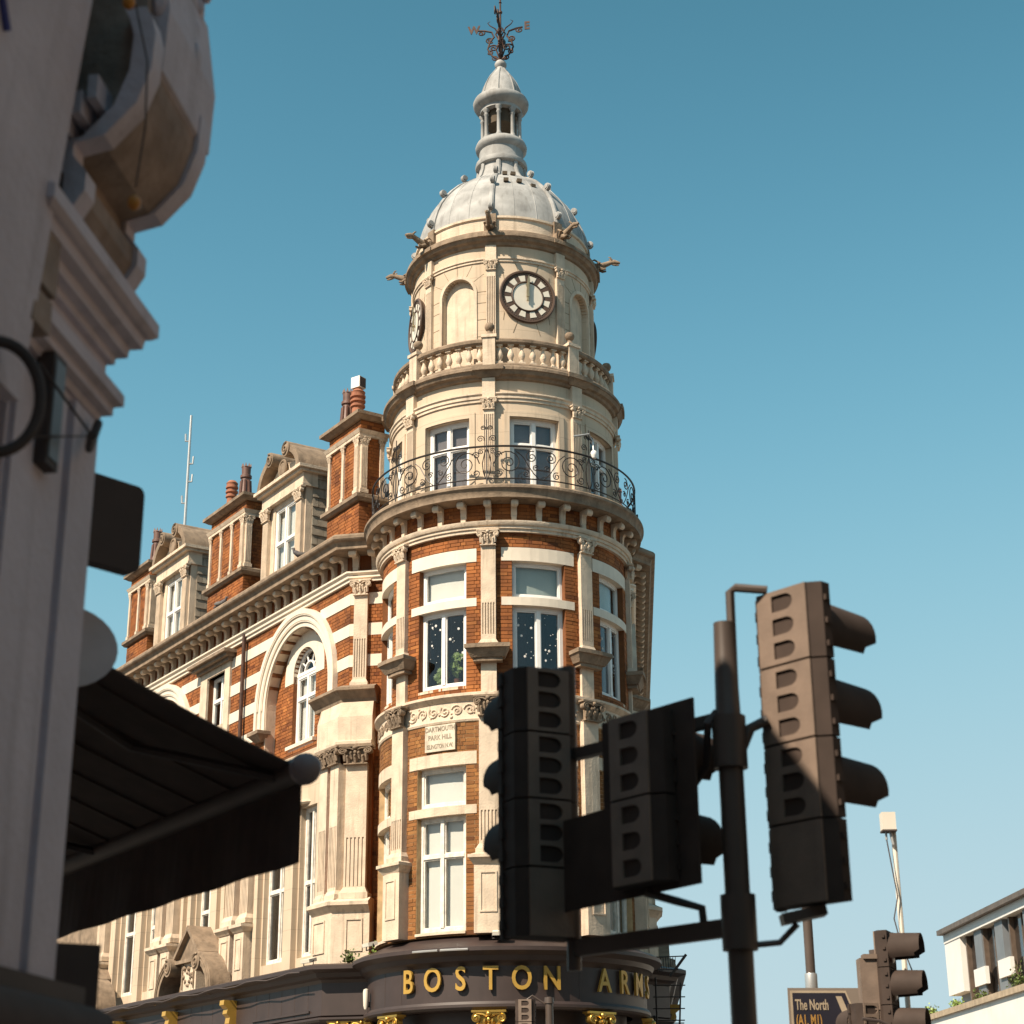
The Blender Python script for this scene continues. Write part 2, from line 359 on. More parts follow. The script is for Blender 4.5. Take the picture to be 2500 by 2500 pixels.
def modillion():
    b = MB(); pr = [(0, 0.0), (0.05, -0.02)]
    for a, z in spiral((0.09, 0.02), 0.06, 0.06, 0.5, -1.6, 6): pr.append((a, z))
    pr = [(0, 0.34), (0.36, 0.34), (0.40, 0.28), (0.39, 0.20), (0.33, 0.16), (0.26, 0.19), (0.18, 0.24), (0.11, 0.2), (0.09, 0.1), (0.09, 0.02), (0.05, -0.03), (0, -0.03)]
    b.extr(pr, lambda y, z, s: (-0.07 + 0.14 * s, -y, z))
    b.tube([(-0.085, -0.335, 0.245), (0.085, -0.335, 0.245)], 0.07, 10)
    b.cbox((0, -0.05, -0.12), 0.06, 0.05, 0.10)
    return b.mesh('modillion', STONE, 40)
MODIL = modillion()
def gargoyle():
    b = MB()
    b.tube([(0, 0.1, 0), (0, -0.15, 0.03), (0, -0.32, 0.10), (0, -0.46, 0.16), (0, -0.56, 0.17), (0, -0.66, 0.14), (0, -0.72, 0.12)], [0.13, 0.12, 0.09, 0.075, 0.085, 0.06, 0.035], 8)
    b.tube([(0, -0.52, 0.11), (0, -0.62, 0.06), (0, -0.69, 0.05)], [0.05, 0.035, 0.02], 6)
    for s in (-1, 1):
        b.tube([(s * 0.05, -0.5, 0.22), (s * 0.09, -0.45, 0.30), (s * 0.08, -0.40, 0.32)], [0.035, 0.025, 0.008], 5)
        b.tube([(s * 0.10, -0.02, 0.02), (s * 0.16, -0.16, 0.10), (s * 0.14, -0.02, 0.22), (s * 0.10, 0.1, 0.2)], [0.05, 0.05, 0.03, 0.01], 6)
        b.tube([(s * 0.08, -0.12, -0.02), (s * 0.09, -0.24, -0.10), (s * 0.085, -0.33, -0.09)], [0.06, 0.045, 0.03], 6)
        b.ball((s * 0.05, -0.58, 0.21), 0.02, n=6, m=4)
    return b.mesh('gargoyle', STONE2, 45)
GARG = gargoyle()

# ------------------------------------------------------------------ the pub
AX, AY = -0.18, 36.0
pub = thing('corner_pub', (AX, AY, 0), 'red brick corner pub with pale stone dressings, round clock tower and lead dome', 'pub')
PIL = [-6.5 + 45 * k for k in range(-3, 5)]          # directions of the pilasters round the tower
BAY = [16 + 45 * k for k in range(-4, 4)]            # directions of the bays between them
def TF(R): return Fr((AX, AY), 0, R)
def ring(name, R, pts, m, parent=pub, a0=None, a1=None, smooth=30, **kw):
    F = TF(R); b = MB()
    if a0 is None: b.prof(F, pts, 0, 2 * math.pi * R, 96)
    else: b.prof(F, pts, R * RAD(a0), R * RAD(a1), max(8, int((a1 - a0) / 3)))
    return part(name, b, m, parent, smooth, **kw)

def blocked(ops, z):
    r = []
    for o in ops:
        if o[0] == 'r' and o[3] - 1e-6 < z < o[4] + 1e-6: r.append((o[1], o[2]))
        if o[0] == 'a':
            _, uc, hw, z0, zs = o
            if z0 < z <= zs: r.append((uc - hw, uc + hw))
            elif zs < z < zs + hw:
                h = math.sqrt(hw * hw - (z - zs) ** 2); r.append((uc - h, uc + h))
    return sorted(r)
def brick_list(u0, u1, z0, z1, ops, course=0.0765):
    L = []; k = 0; z = z0
    while z + course * 0.7 < z1:
        zm = z + course / 2
        segs = []; cur = u0
        for a, b in blocked(ops, zm):
            if a > cur: segs.append((cur, min(a, u1)))
            cur = max(cur, b)
        if cur < u1: segs.append((cur, u1))
        for a, b in segs:
            if b - a < 0.04: continue
            x = a - (0.168 if k % 2 else 0.0); hd = k % 2
            while x < b:
                ln = 0.112 if hd else 0.225
                p, q = max(x, a), min(x + ln, b)
                if b - q < 0.05: q = b
                if q - p > 0.035: L.append((p, q, z, min(z + course, z1)))
                x = max(x + ln, q); hd = 1 - hd
        z += course; k += 1
    return L
def lay(b, F, L, depth=0.11, gap=0.011, proud=0.0):
    for p, q, z0, z1 in L:
        j = random.uniform(-0.004, 0.004) + proud
        b.box(F, p + gap / 2, q - gap / 2, -depth, j, z0 + gap / 2, z1 - gap / 2, 1, t=random.uniform(0.01, 0.99))
def wall(b, F, u0, u1, z0, z1, ops, w0=-0.35, w1=-0.009):
    br = {u0, u1}
    for o in ops:
        if o[0] == 'r': br |= {max(u0, o[1]), min(u1, o[2])}
        else:
            for i in range(17): br.add(o[1] - o[2] * math.cos(math.pi * i / 16))
    br = sorted(x for x in br if u0 - 1e-9 <= x <= u1 + 1e-9)
    for a, c in zip(br, br[1:]):
        if c - a < 1e-6: continue
        m = (a + c) / 2; cuts = []
        for o in ops:
            if o[0] == 'r' and o[1] < m < o[2]: cuts.append((o[3], o[4]))
            if o[0] == 'a' and abs(m - o[1]) < o[2]: cuts.append((o[3], o[4] + math.sqrt(o[2] ** 2 - (m - o[1]) ** 2)))
        z = z0
        for p, q in sorted(cuts):
            if p > z + 1e-6: b.box(F, a, c, w0, w1, z, min(p, z1))
            z = max(z, q)
        if z < z1 - 1e-6: b.box(F, a, c, w0, w1, z, z1)

def window(F, parent, uc, hw, z0, z1, rec=0.12, mull=True, trans=(), m=WHITE, glass=GLASS, blind=None, bm=None, fr=0.055, name='window', head=True, label=None):
    b = MB(); wa, wb = -rec - 0.08, -rec; n = None
    b.box(F, uc - hw, uc - hw + fr, wa, wb, z0, z1); b.box(F, uc + hw - fr, uc + hw, wa, wb, z0, z1)
    b.box(F, uc - hw + fr, uc + hw - fr, wa, wb, z0, z0 + fr * 1.3); b.box(F, uc - hw + fr, uc + hw - fr, wa, wb, z1 - fr, z1)
    zs = [z0 + fr * 1.3] + list(trans) + [z1 - fr]
    cols_ = [(uc - hw + fr, uc - 0.04), (uc + 0.04, uc + hw - fr)] if mull else [(uc - hw + fr, uc + hw - fr)]
    if mull: b.box(F, uc - 0.04, uc + 0.04, wa, wb + 0.012, z0 + fr * 1.3, z1 - fr)
    for t in trans: b.box(F, uc - hw + fr, uc + hw - fr, wa, wb + 0.006, t - 0.035, t + 0.035)
    panes = []
    for a, c in cols_:
        for p, q in zip(zs, zs[1:]):
            p += 0.035 if p in trans else 0; q -= 0.035 if q in trans else 0
            s = 0.028
            b.box(F, a, a + s, wa + 0.01, wb - 0.018, p, q); b.box(F, c - s, c, wa + 0.01, wb - 0.018, p, q)
            b.box(F, a + s, c - s, wa + 0.01, wb - 0.018, p, p + s); b.box(F, a + s, c - s, wa + 0.01, wb - 0.018, q - s, q)
            panes.append((a + s, c - s, p + s, q - s))
    o = part(name, b, m, parent)
    if label: o['label'] = label
    for a, c, p, q in panes:
        g = MB(); g.box(F, a, c, -rec - 0.052, -rec - 0.046, p, q); part('pane', g, glass, o)
    if blind is not None:
        g = MB(); g.box(F, uc - hw + 0.02, uc + hw - 0.02, -rec - 0.135, -rec - 0.125, z1 - (z1 - z0) * blind, z1 - 0.01); part('blind', g, bm or BLIND, o)
    return o
def pilaster(F, parent, uc, wd, z0, z1, pj, flute=None, cap=None, caph=1.15, m=STONE, base=True, w_in=-0.05):
    """flat pilaster; z1 is the top of its capital"""
    h = wd / 2; ct = z1 - wd * caph; b = MB(); zb = z0 + (wd * 0.5 if base else 0)
    if flute:
        f0, f1 = flute; b.box(F, uc - h, uc + h, w_in, pj, f1, ct); b.box(F, uc - h, uc + h, w_in, pj, zb, f0)
        b.box(F, uc - h, uc + h, w_in, pj - 0.022, f0, f1); n = 5; st = wd / (n * 2 + 1)
        for i in range(n + 1):
            x = uc - h + i * 2 * st; b.box(F, x, x + st, pj - 0.024, pj, f0, f1)
    else: b.box(F, uc - h, uc + h, w_in, pj, zb, ct)
    o = part('pilaster', b, m, parent)
    if base:
        c = MB(); c.box(F, uc - h * 1.32, uc + h * 1.32, w_in, pj + h * 0.3, z0, z0 + wd * 0.26); c.frus(F, uc, h * 1.26, pj + h * 0.25, z0 + wd * 0.26, h * 1.02, pj + 0.012, zb, w_in)
        part('base', c, m, o)
    if cap is not None:
        p = F(uc, pj - 0.02, ct); put('capital', cap, o, loc=p, rz=F.a(uc), sc=(wd, wd, wd * caph / 1.15))
    return o

# ---- tower brick storeys
R2 = 2.60
F2 = TF(R2)
hwin = R2 * RAD(12.2)
def U(a): return R2 * RAD(a)
for lvl in (1, 2):
    if lvl == 2: z0, z1, lt, lb, tt, tb, wb_ = 10.36, 13.70, 13.33, 13.05, 12.29, 12.12, 10.50
    else: z0, z1, lt, lb, tt, tb, wb_ = 5.72, 9.80, 9.20, 8.95, 8.16, 7.99, 5.80
    A0, A1 = -106, 128
    ops = []
    for a in (-74, -29, 16, 61, 106):
        c = U(a); ops += [('r', c - hwin, c + hwin, wb_, lb + 0.01), ('r', c - U(17), c + U(17), lb, lt), ('r', c - U(17), c + U(17), tb, tt)]
    wops = [o for o in ops if o[2] - o[1] < 2 * hwin + 0.01]
    b = MB(); wall(b, F2, U(A0), U(A1), z0, z1, wops)
    wl = part('brick_wall', b, MORTD if lvl == 2 else MORTL, pub)
    L = brick_list(U(A0), U(A1), z0, z1, ops)
    if lvl == 2:
        L.sort(key=lambda q: abs((q[0] + q[1]) / 2 / R2 - RAD(2)) - (0.3 if q[2] > 12.9 else 0))
        cache = {}
        for p, q, za, zb in L[:300]:
            key = (round(q - p, 2), round(zb - za, 3))
            if key not in cache:
                g = MB(); lw, hh = key[0] / 2 - 0.0055, key[1] - 0.0055
                g.cbox((0, 0.052, key[1] / 2), lw, 0.058, key[1] / 2 - 0.0055); cache[key] = g.mesh('brick', BRICK)
            u = (p + q) / 2
            put('brick', cache[key], wl, loc=F2(u, random.uniform(-0.011, -0.003), za), rz=F2.a(u))
        L = L[300:]
    b = MB(); lay(b, F2, L); part('brickwork', b, BRICK if lvl == 2 else BRICKD, wl)['kind'] = 'stuff'
    for a in (-74, -29, 16, 61, 106):
        c = U(a); dark2 = lvl == 2
        for nm, p, q in (('lintel', lb, lt), ('transom_stone', tb, tt)):
            b = MB(); b.box(F2, c - U(17), c + U(17), -0.2, 0.012, p, q); part(nm, b, CREAM if lvl == 2 else STONE, pub)
        b = MB(); b.box(F2, c - hwin - 0.0, c + hwin + 0.0, -0.3, 0.03 if lvl == 1 else 0.0, wb_ - 0.05, wb_); part('window_sill', b, STONE, pub)
        if lvl == 2:
            window(F2, pub, c, hwin, tt, lb, blind=1.0 if a < 0 else 1.0, bm=BLIND if a < 0 else BLINDG, mull=False, fr=0.06)
            wn = window(F2, pub, c, hwin, wb_, tb, blind=None, glass=GLASSD, fr=0.075)
            if a in (-29, 16, 61):
                rs = random.Random(int(a) + 5)
                for k in range(26):
                    sg = 1 if k % 2 else -1; uu = c + sg * rs.uniform(0.09, hwin - 0.13); zz = rs.uniform(wb_ + 0.55, tb - 0.12)
                    big = k < 7; r = rs.uniform(0.022, 0.032) if big else rs.uniform(0.006, 0.012); g = MB(); w_ = -0.12 - 0.044
                    if big:
                        for i in range(3):
                            t = math.pi * i / 3 + 0.3; dx, dz = r * math.cos(t), r * math.sin(t)
                            g.tube([F2(uu - dx, w_, zz - dz), F2(uu + dx, w_, zz + dz)], 0.006, 4)
                            for e in (-1, 1): g.tube([F2(uu + e * dx * 0.75, w_, zz + e * dz * 0.75), F2(uu + e * dx * 0.5 - e * dz * 0.35, w_, zz + e * dz * 0.5 + e * dx * 0.35)], 0.005, 4)
                        g.ball(F2(uu, w_, zz), r * 0.35, n=6, m=4)
                    else: g.ball(F2(uu, w_, zz), r, n=7, m=4)
                    part('snowflake_sticker', g, WHITE, wn)
        else:
            window(F2, pub, c, hwin, tt, lb, blind=1.0, mull=False, m=OLDW, fr=0.07)
            window(F2, pub, c, hwin, wb_, tb, blind=1.0, trans=(7.24,), m=OLDW, fr=0.07)
    for a in PIL:
        if not -60 < a < 100: continue
        c = U(a)
        if lvl == 2:
            pilaster(F2, pub, c, 0.285, 11.25, 13.67, 0.10, (11.5, 12.15), CAPM)
            b = MB(); b.box(F2, c - 0.40, c + 0.40, -0.05, 0.36, 11.17, 11.25, 3); b.frus(F2, c, 0.31, 0.24, 11.00, 0.385, 0.345, 11.17); b.box(F2, c - 0.27, c + 0.27, -0.05, 0.2, 10.93, 11.00)
            part('corbel', b, STONE2, pub)
            b = MB(); b.box(F2, c - 0.15, c + 0.15, -0.05, 0.07, 10.34, 10.93); part('pilaster_stub', b, STONE, pub)
        else:
            pilaster(F2, pub, c, 0.36, 7.2, 10.24, 0.13, (7.45, 8.02), CAPD, caph=1.1, m=STONE)
            b = MB(); b.box(F2, c - 0.25, c + 0.25, -0.05, 0.24, 5.72, 6.98)
            b.frus(F2, c, 0.26, 0.25, 6.98, 0.33, 0.33, 7.10); b.box(F2, c - 0.34, c + 0.34, -0.05, 0.345, 7.10, 7.16); b.frus(F2, c, 0.32, 0.32, 7.16, 0.24, 0.22, 7.2)
            pe = part('pedestal', b, STONE, pub)
            g = MB(); g.box(F2, c - 0.15, c - 0.12, 0.23, 0.258, 6.1, 6.85); g.box(F2, c + 0.12, c + 0.15, 0.23, 0.258, 6.1, 6.85); g.box(F2, c - 0.12, c + 0.12, 0.23, 0.258, 6.1, 6.13); g.box(F2, c - 0.12, c + 0.12, 0.23, 0.258, 6.82, 6.85)
            part('panel_moulding', g, STONE, pe)
# carved frieze between the brick storeys
ring('frieze_band', R2, [(-0.3, 9.79), (0.02, 9.79), (0.035, 9.83), (0.02, 9.86), (0.02, 10.19), (0.05, 10.21), (0.09, 10.26), (0.12, 10.28), (0.12, 10.33), (0.02, 10.365), (-0.3, 10.365)], STONE, a0=-104, a1=126)
for a in (-74, -29, 16, 61):
    g = MB(); c = U(a); x = -0.66
    while x < 0.68:
        sg = 1 if int(round(x * 10)) % 2 else -1
        g.tube([F2(c + x + p, 0.026, 10.02 + q * sg) for p, q in spiral((0, 0), 0.125, 0.02, 1.6, random.uniform(2, 4), 18)], 0.02, 5)
        for k in range(3): g.ball(F2(c + x + random.uniform(-0.14, 0.14), 0.02, 10.02 + random.uniform(-0.13, 0.13)), random.uniform(0.02, 0.038), n=6, m=4)
        x += 0.26
    part('carved_scrollwork', g, STONE2 if abs(a) > 60 else STONE, pub, 45)
# street-name plaque
b = MB(); Fp = Fr((F2(U(-28.7), 0, 0)[0], F2(U(-28.7), 0, 0)[1]), -28.7)
b.box(Fp, -0.34, 0.34, -0.05, 0.03, 9.25, 9.77)
PLQ = mat('plaque_enamel', (0.62, 0.54, 0.42), 0.7, var=0.25, scale=9, streak=0.6)
pq = part('street_name_plaque', b, PLQ, pub, label='chipped pale enamel street name plaque')
for me, z in zip(TX_PLQ, (9.685, 9.52, 9.345)): put('lettering', me, pq, loc=Fp(0, 0.032, z), rz=Fp.az)

# ---- balcony and its cornice
F3b = TF(2.6)
ring('architrave', 2.6, [(-0.2, 13.64), (0.07, 13.64), (0.07, 13.70), (0.10, 13.71), (0.10, 13.765), (0.13, 13.775), (0.16, 13.83), (0.16, 13.86), (0.03, 13.88), (-0.2, 13.88)], STONE, a0=-112, a1=132)
b = MB(); wall(b, F3b, U(-112), U(132), 13.88, 14.3, [], -0.3, -0.009); fw_ = part('frieze_wall', b, MORTD, pub)
b = MB(); lay(b, F3b, brick_list(U(-112), U(132), 13.88, 14.28, [])); part('brickwork', b, BRICK, fw_)['kind'] = 'stuff'
a = -107.75
while a < 130:
    put('modillion', MODIL, pub, loc=F3b(U(a), 0.0, 14.0), rz=F3b.a(U(a)), sc=(0.85, 0.66, 0.85)); a += 11.25
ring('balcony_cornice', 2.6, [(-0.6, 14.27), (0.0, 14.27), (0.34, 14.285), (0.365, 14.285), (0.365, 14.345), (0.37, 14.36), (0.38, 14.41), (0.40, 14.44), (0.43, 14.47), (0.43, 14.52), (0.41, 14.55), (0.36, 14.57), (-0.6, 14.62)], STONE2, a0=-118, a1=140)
# ---- third storey, smooth stone
R3 = 2.44; F3 = TF(R3); U3 = lambda a: R3 * RAD(a); h3 = R3 * RAD(12.6)
ops = [('r', U3(a) - h3, U3(a) + h3, 14.66, 16.27) for a in BAY]
b = MB(); wall(b, F3, U3(16 - 180 - 22.5), U3(16 + 180 - 22.5), 14.55, 17.12, ops, -0.35, 0); part('stone_wall', b, STONE3, pub, 30)
for a in BAY:
    b = MB(); b.box(F3, U3(a) - h3 - 0.12, U3(a) - h3, -0.02, 0.02, 14.62, 16.39); b.box(F3, U3(a) + h3, U3(a) + h3 + 0.12, -0.02, 0.02, 14.62, 16.39); b.box(F3, U3(a) - h3, U3(a) + h3, -0.02, 0.02, 16.27, 16.39)
    part('window_surround', b, STONE3, pub)
    if abs(a) < 130: window(F3, pub, U3(a), h3, 14.66, 16.27, rec=0.13, trans=(15.68,), glass=GLASSD, blind=1.0, bm=CURT, fr=0.08)
ring('architrave', R3, [(-0.1, 16.60), (0.03, 16.60), (0.03, 16.66), (0.055, 16.67), (0.055, 16.73), (0.085, 16.76), (0.085, 16.79), (0.0, 16.81), (-0.1, 16.81)], STONE)
for a in PIL:
    pilaster(F3, pub, U3(a), 0.225, 14.6, 16.66, 0.085, (14.9, 16.3), CAPM)
    b = MB(); b.box(F3, U3(a) - 0.13, U3(a) + 0.13, -0.05, 0.10, 16.605, 17.12); part('entablature_block', b, STONE, pub)
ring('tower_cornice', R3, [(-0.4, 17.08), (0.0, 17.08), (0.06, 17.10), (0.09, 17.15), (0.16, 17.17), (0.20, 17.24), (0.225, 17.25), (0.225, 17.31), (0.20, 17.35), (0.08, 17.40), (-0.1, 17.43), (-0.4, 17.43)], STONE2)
for a in PIL:
    b = MB(); b.box(F3, U3(a) - 0.30, U3(a) + 0.30, 0.05, 0.262, 17.245, 17.345, 3); b.frus(F3, U3(a), 0.22, 0.13, 17.13, 0.285, 0.235, 17.245, 0.0); part('cornice_break', b, STONE2, pub)
# ---- balustrade
RB = 2.33; FB = TF(RB); UB = lambda a: RB * RAD(a)
ring('balustrade_plinth', RB, [(-0.11, 17.36), (0.12, 17.36), (0.12, 17.47), (0.08, 17.515), (-0.08, 17.515), (-0.11, 17.47)], STONE2)
br_ = ring('balustrade_rail', RB, [(-0.09, 17.955), (0.09, 17.955), (0.12, 17.99), (0.125, 18.05), (0.09, 18.085), (-0.09, 18.085), (-0.12, 18.05), (-0.12, 17.99)], STONE2)
for a in PIL:
    b = MB(); b.box(FB, UB(a) - 0.125, UB(a) + 0.125, -0.135, 0.14, 17.36, 18.09, 1); b.box(FB, UB(a) - 0.155, UB(a) + 0.155, -0.165, 0.17, 18.09, 18.16, 1)
    pd = part('balustrade_post', b, STONE, pub); put('ball_finial', FINIAL, pd, loc=FB(UB(a), 0, 18.155))
    for k in range(7):
        aa = a + 5.2 + k * 5.77
        put('baluster', BALUS, pub, loc=FB(UB(aa), 0, 17.514), rz=RAD(aa), sc=(1, 1, 1.0))
# ---- clock drum
R4 = 2.00; F4 = TF(R4); U4 = lambda a: R4 * RAD(a)
NI = (-29, 61, 151, -119)
ops = [('a', U4(a), R4 * RAD(11.5), 17.5, 19.42) for a in NI]
b = MB(); wall(b, F4, U4(-164 - 22.5), U4(196 - 22.5), 17.4, 20.62, ops, -0.3, 0); part('drum_wall', b, STONE3, pub, 30)
b = MB(); b.prof(TF(1.87), [(-0.05, 17.4), (0, 17.4), (0, 20.4), (-0.05, 20.4)], 0, 2 * math.pi * 1.87, 72); part('niche_back', b, STONE, pub, 30)
JOINT = mat('stone_joint', (0.24, 0.175, 0.11), 0.95, var=0.3)
for a in NI:
    b = MB(); hw = R4 * RAD(11.5)
    b.arch(F4, U4(a), 19.42, hw, hw + 0.07, -0.03, 0.022); b.box(F4, U4(a) - hw - 0.07, U4(a) - hw, -0.03, 0.022, 17.5, 19.42); b.box(F4, U4(a) + hw, U4(a) + hw + 0.07, -0.03, 0.022, 17.5, 19.42)
    nf = part('niche_frame', b, STONE, pub)
    g = MB()
    for z in (18.35, 18.75, 19.15, 19.42):
        for s in (-1, 1): g.box(F4, *sorted((U4(a) + s * (hw + 0.07), U4(a) + s * (hw + 0.28))), -0.02, 0.003, z, z + 0.012)
    for t in (35, 62, 90, 118, 145):
        c_, s_ = math.cos(RAD(t)), math.sin(RAD(t)); g.tube([F4(U4(a) + (hw + 0.08) * c_, 0.0, 19.42 + (hw + 0.08) * s_), F4(U4(a) + (hw + 0.36) * c_, 0.0, 19.42 + (hw + 0.36) * s_)], 0.006, 4)
    part('stone_joints', g, JOINT, pub)['kind'] = 'stuff'
for a in PIL:
    pilaster(F4, pub, U4(a), 0.20, 17.5, 20.13, 0.075, (18.2, 19.75), CAPM, base=False)
    b = MB(); b.box(F4, U4(a) - 0.115, U4(a) + 0.115, -0.05, 0.09, 20.135, 20.5); part('entablature_block', b, STONE, pub)
ring('architrave', R4, [(-0.1, 20.13), (0.025, 20.13), (0.025, 20.18), (0.05, 20.19), (0.05, 20.235), (0, 20.25), (-0.1, 20.25)], STONE)
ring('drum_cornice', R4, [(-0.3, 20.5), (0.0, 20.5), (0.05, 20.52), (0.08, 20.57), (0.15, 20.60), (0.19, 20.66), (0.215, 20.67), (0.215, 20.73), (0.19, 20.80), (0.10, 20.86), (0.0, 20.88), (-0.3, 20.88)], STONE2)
ring('blocking_course', R4, [(-0.25, 20.87), (-0.01, 20.87), (-0.01, 20.93), (-0.04, 20.95), (-0.04, 21.21), (0.0, 21.23), (0.0, 21.28), (-0.06, 21.31), (-0.25, 21.31)], STONE)
for a in PIL:
    b = MB(); b.box(F4, U4(a) - 0.11, U4(a) + 0.11, -0.08, 0.03, 20.87, 21.32, 1); b.box(F4, U4(a) - 0.24, U4(a) + 0.24, 0.0, 0.245, 20.66, 20.745, 2); b.box(F4, U4(a) - 0.13, U4(a) + 0.13, 0, 0.14, 20.75, 20.98, 1)
    bl = part('cornice_break', b, STONE2, pub)
    put('gargoyle', GARG, pub, loc=F4(U4(a), 0.12, 20.90), rz=RAD(a), sc=(0.68, 0.82, 0.72))
def clock(a):
    b = MB(); C = Vector(F4(U4(a), 0, 0)); Fc = Fr((C.x, C.y), a); z = 19.30
    def P(r, t, w): return Fc(r * math.sin(t), w, z + r * math.cos(t))
    DARKC = MT.get('clock_iron') or mat('clock_iron', (0.085, 0.048, 0.03), 0.6, var=0.3)
    PALE = MT.get('clock_glass') or mat('clock_glass', (0.70, 0.645, 0.54), 0.45, var=0.08)
    n = 48; vs = [P(0.60, 2 * math.pi * i / n, -0.2) for i in range(n)] + [P(0.60, 2 * math.pi * i / n, 0.02) for i in range(n)]
    b.add(vs, [(i, (i + 1) % n, n + (i + 1) % n, n + i) for i in range(n)] + [tuple(range(n)), tuple(range(n, 2 * n))])
    ck = part('clock', b, DARKC, pub)
    b = MB(); b.tube([P(0.60, 2 * math.pi * i / 48, 0.02) for i in range(48)], 0.035, 6, True); b.tube([P(0.345, 2 * math.pi * i / 40, 0.03) for i in range(40)], 0.018, 5, True)
    for i in range(60): b.ball(P(0.545, 2 * math.pi * i / 60, 0.025), 0.012, n=5, m=3)
    part('rim', b, DARKC, ck)
    b = MB(); vs = [P(0.335, 2 * math.pi * i / 40, 0.028) for i in range(40)] + [P(0.335, 2 * math.pi * i / 40, 0.0) for i in range(40)]
    b.add(vs, [tuple(range(40)), tuple(range(40, 80))] + [(i, (i + 1) % 40, 40 + (i + 1) % 40, 40 + i) for i in range(40)]); part('dial', b, PALE, ck)
    for h in range(12):
        b = MB(); t0, t1 = RAD(30 * h + 7.5), RAD(30 * h + 22.5); vs = []
        for w_ in (0.0, 0.028):
            vs += [P(0.375, t0 - 0.01, w_), P(0.375, t1 + 0.01, w_), P(0.51, t1 + 0.02, w_), P(0.51, t0 - 0.02, w_)]
        b.add(vs, [(0, 1, 2, 3), (4, 5, 6, 7), (0, 1, 5, 4), (1, 2, 6, 5), (2, 3, 7, 6), (3, 0, 4, 7)]); part('dial_panel', b, PALE, ck)
    BR = MT.get('clock_hand') or mat('clock_hand', (0.36, 0.30, 0.19), 0.4, 0.4)
    for t, l, w1, off in ((RAD(2), 0.50, 0.022, 0.075), (RAD(0.5), 0.36, 0.034, 0.055)):
        b = MB()
        prf = [(-0.12, w1 * 0.9), (-0.03, w1 * 0.6), (0, w1), (l * 0.6, w1 * 0.8), (l * 0.75, w1 * 1.5), (l, 0.004)]
        vs = []
        for y, hw in prf:
            for sx in (-1, 1):
                for dw in (0, 0.014): vs.append(Fc(sx * hw * math.cos(t) + y * math.sin(t), off + dw, z + y * math.cos(t) - sx * hw * math.sin(t)))
        fs = []
        for i in range(len(prf) - 1):
            a_, b_ = 4 * i, 4 * i + 4; fs += [(a_, a_ + 1, b_ + 1, b_), (a_ + 1, a_ + 3, b_ + 3, b_ + 1), (a_ + 3, a_ + 2, b_ + 2, b_ + 3), (a_ + 2, a_, b_, b_ + 2)]
        fs += [(0, 1, 3, 2), (20, 21, 23, 22)]
        b.add(vs, fs); part('hand', b, BR, ck)
    b = MB(); b.tube([P(0, 0, 0.02), P(0, 0, 0.1)], 0.03, 8); part('hub', b, BR, ck)
    g = MB()
    for t in (18, 52, 128, 162, 200, 232, 308, 342): g.tube([F4(U4(a) + 0.64 * math.sin(RAD(t)), 0.0, z + 0.64 * math.cos(RAD(t))), F4(U4(a) + 0.93 * math.sin(RAD(t)) * (0.72 if abs(math.sin(RAD(t))) > .6 else 1), 0.0, z + 0.93 * math.cos(RAD(t)))], 0.007, 4)
    part('stone_joints', g, JOINT, pub)['kind'] = 'stuff'
for a in (-74, 16, 106): clock(a)
# ---- dome
DP = [(1.965, 21.29), (1.95, 21.43), (1.91, 21.64), (1.84, 21.87), (1.74, 22.10), (1.60, 22.33), (1.42, 22.56), (1.22, 22.77), (1.00, 22.94), (0.80, 23.05), (0.67, 23.15), (0.59, 23.28), (0.54, 23.44), (0.51, 23.66)]
b = MB(); b.lathe(DP, 96, (AX, AY, 0)); dome = part('lead_dome', b, LEAD, pub, 40)
for a in PIL:
    sa, ca = math.sin(RAD(a)), math.cos(RAD(a)); tx = Vector((ca, sa, 0)); b = MB(); vs = []; fs = []
    for i, (r, z) in enumerate(DP):
        for dx, dr in ((-0.055, -0.02), (-0.055, 0.035), (-0.02, 0.06), (0.02, 0.06), (0.055, 0.035), (0.055, -0.02)):
            q = Vector((AX + (r + dr) * sa, AY - (r + dr) * ca, z)) + tx * dx; vs.append(q)
    for i in range(len(DP) - 1):
        for k in range(6): fs.append((6 * i + k, 6 * i + (k + 1) % 6, 6 * i + 6 + (k + 1) % 6, 6 * i + 6 + k))
    b.add(vs, fs); rb = part('rib', b, LEAD, dome)
    for i, k in ((1, 0.13), (5, 0.12), (8, 0.115)):
        r, z = DP[i]; nr = 0.09; g = MB()
        cx = r + 0.08; pts = [Vector((AX + (cx + p) * sa, AY - (cx + p) * ca, z + 0.08 + q)) for p, q in spiral((0, 0), 0.095, 0.015, 1.7, -2.2, 18)]
        for e in (-0.03, 0, 0.03): g.tube([p + tx * e for p in pts], 0.018, 5)
        g.tube([Vector((AX + cx * sa, AY - cx * ca, z + 0.08)) + tx * -0.055, Vector((AX + cx * sa, AY - cx * ca, z + 0.08)) + tx * 0.055], 0.06, 8)
        part('scroll_crocket', g, LEAD, dome, 40)
for a, z in ((4, 22.85), (4, 22.45), (15, 22.45), (27, 22.38), (13, 22.85)):
    r = [p[0] for p in DP if p[1] <= z][-1]; g = MB(); Fd = TF(r); g.box(Fd, -0.055 + r * RAD(a), 0.055 + r * RAD(a), -0.12, 0.012, z - 0.05, z + 0.03); part('vent_slot', g, DARKOPEN, dome)
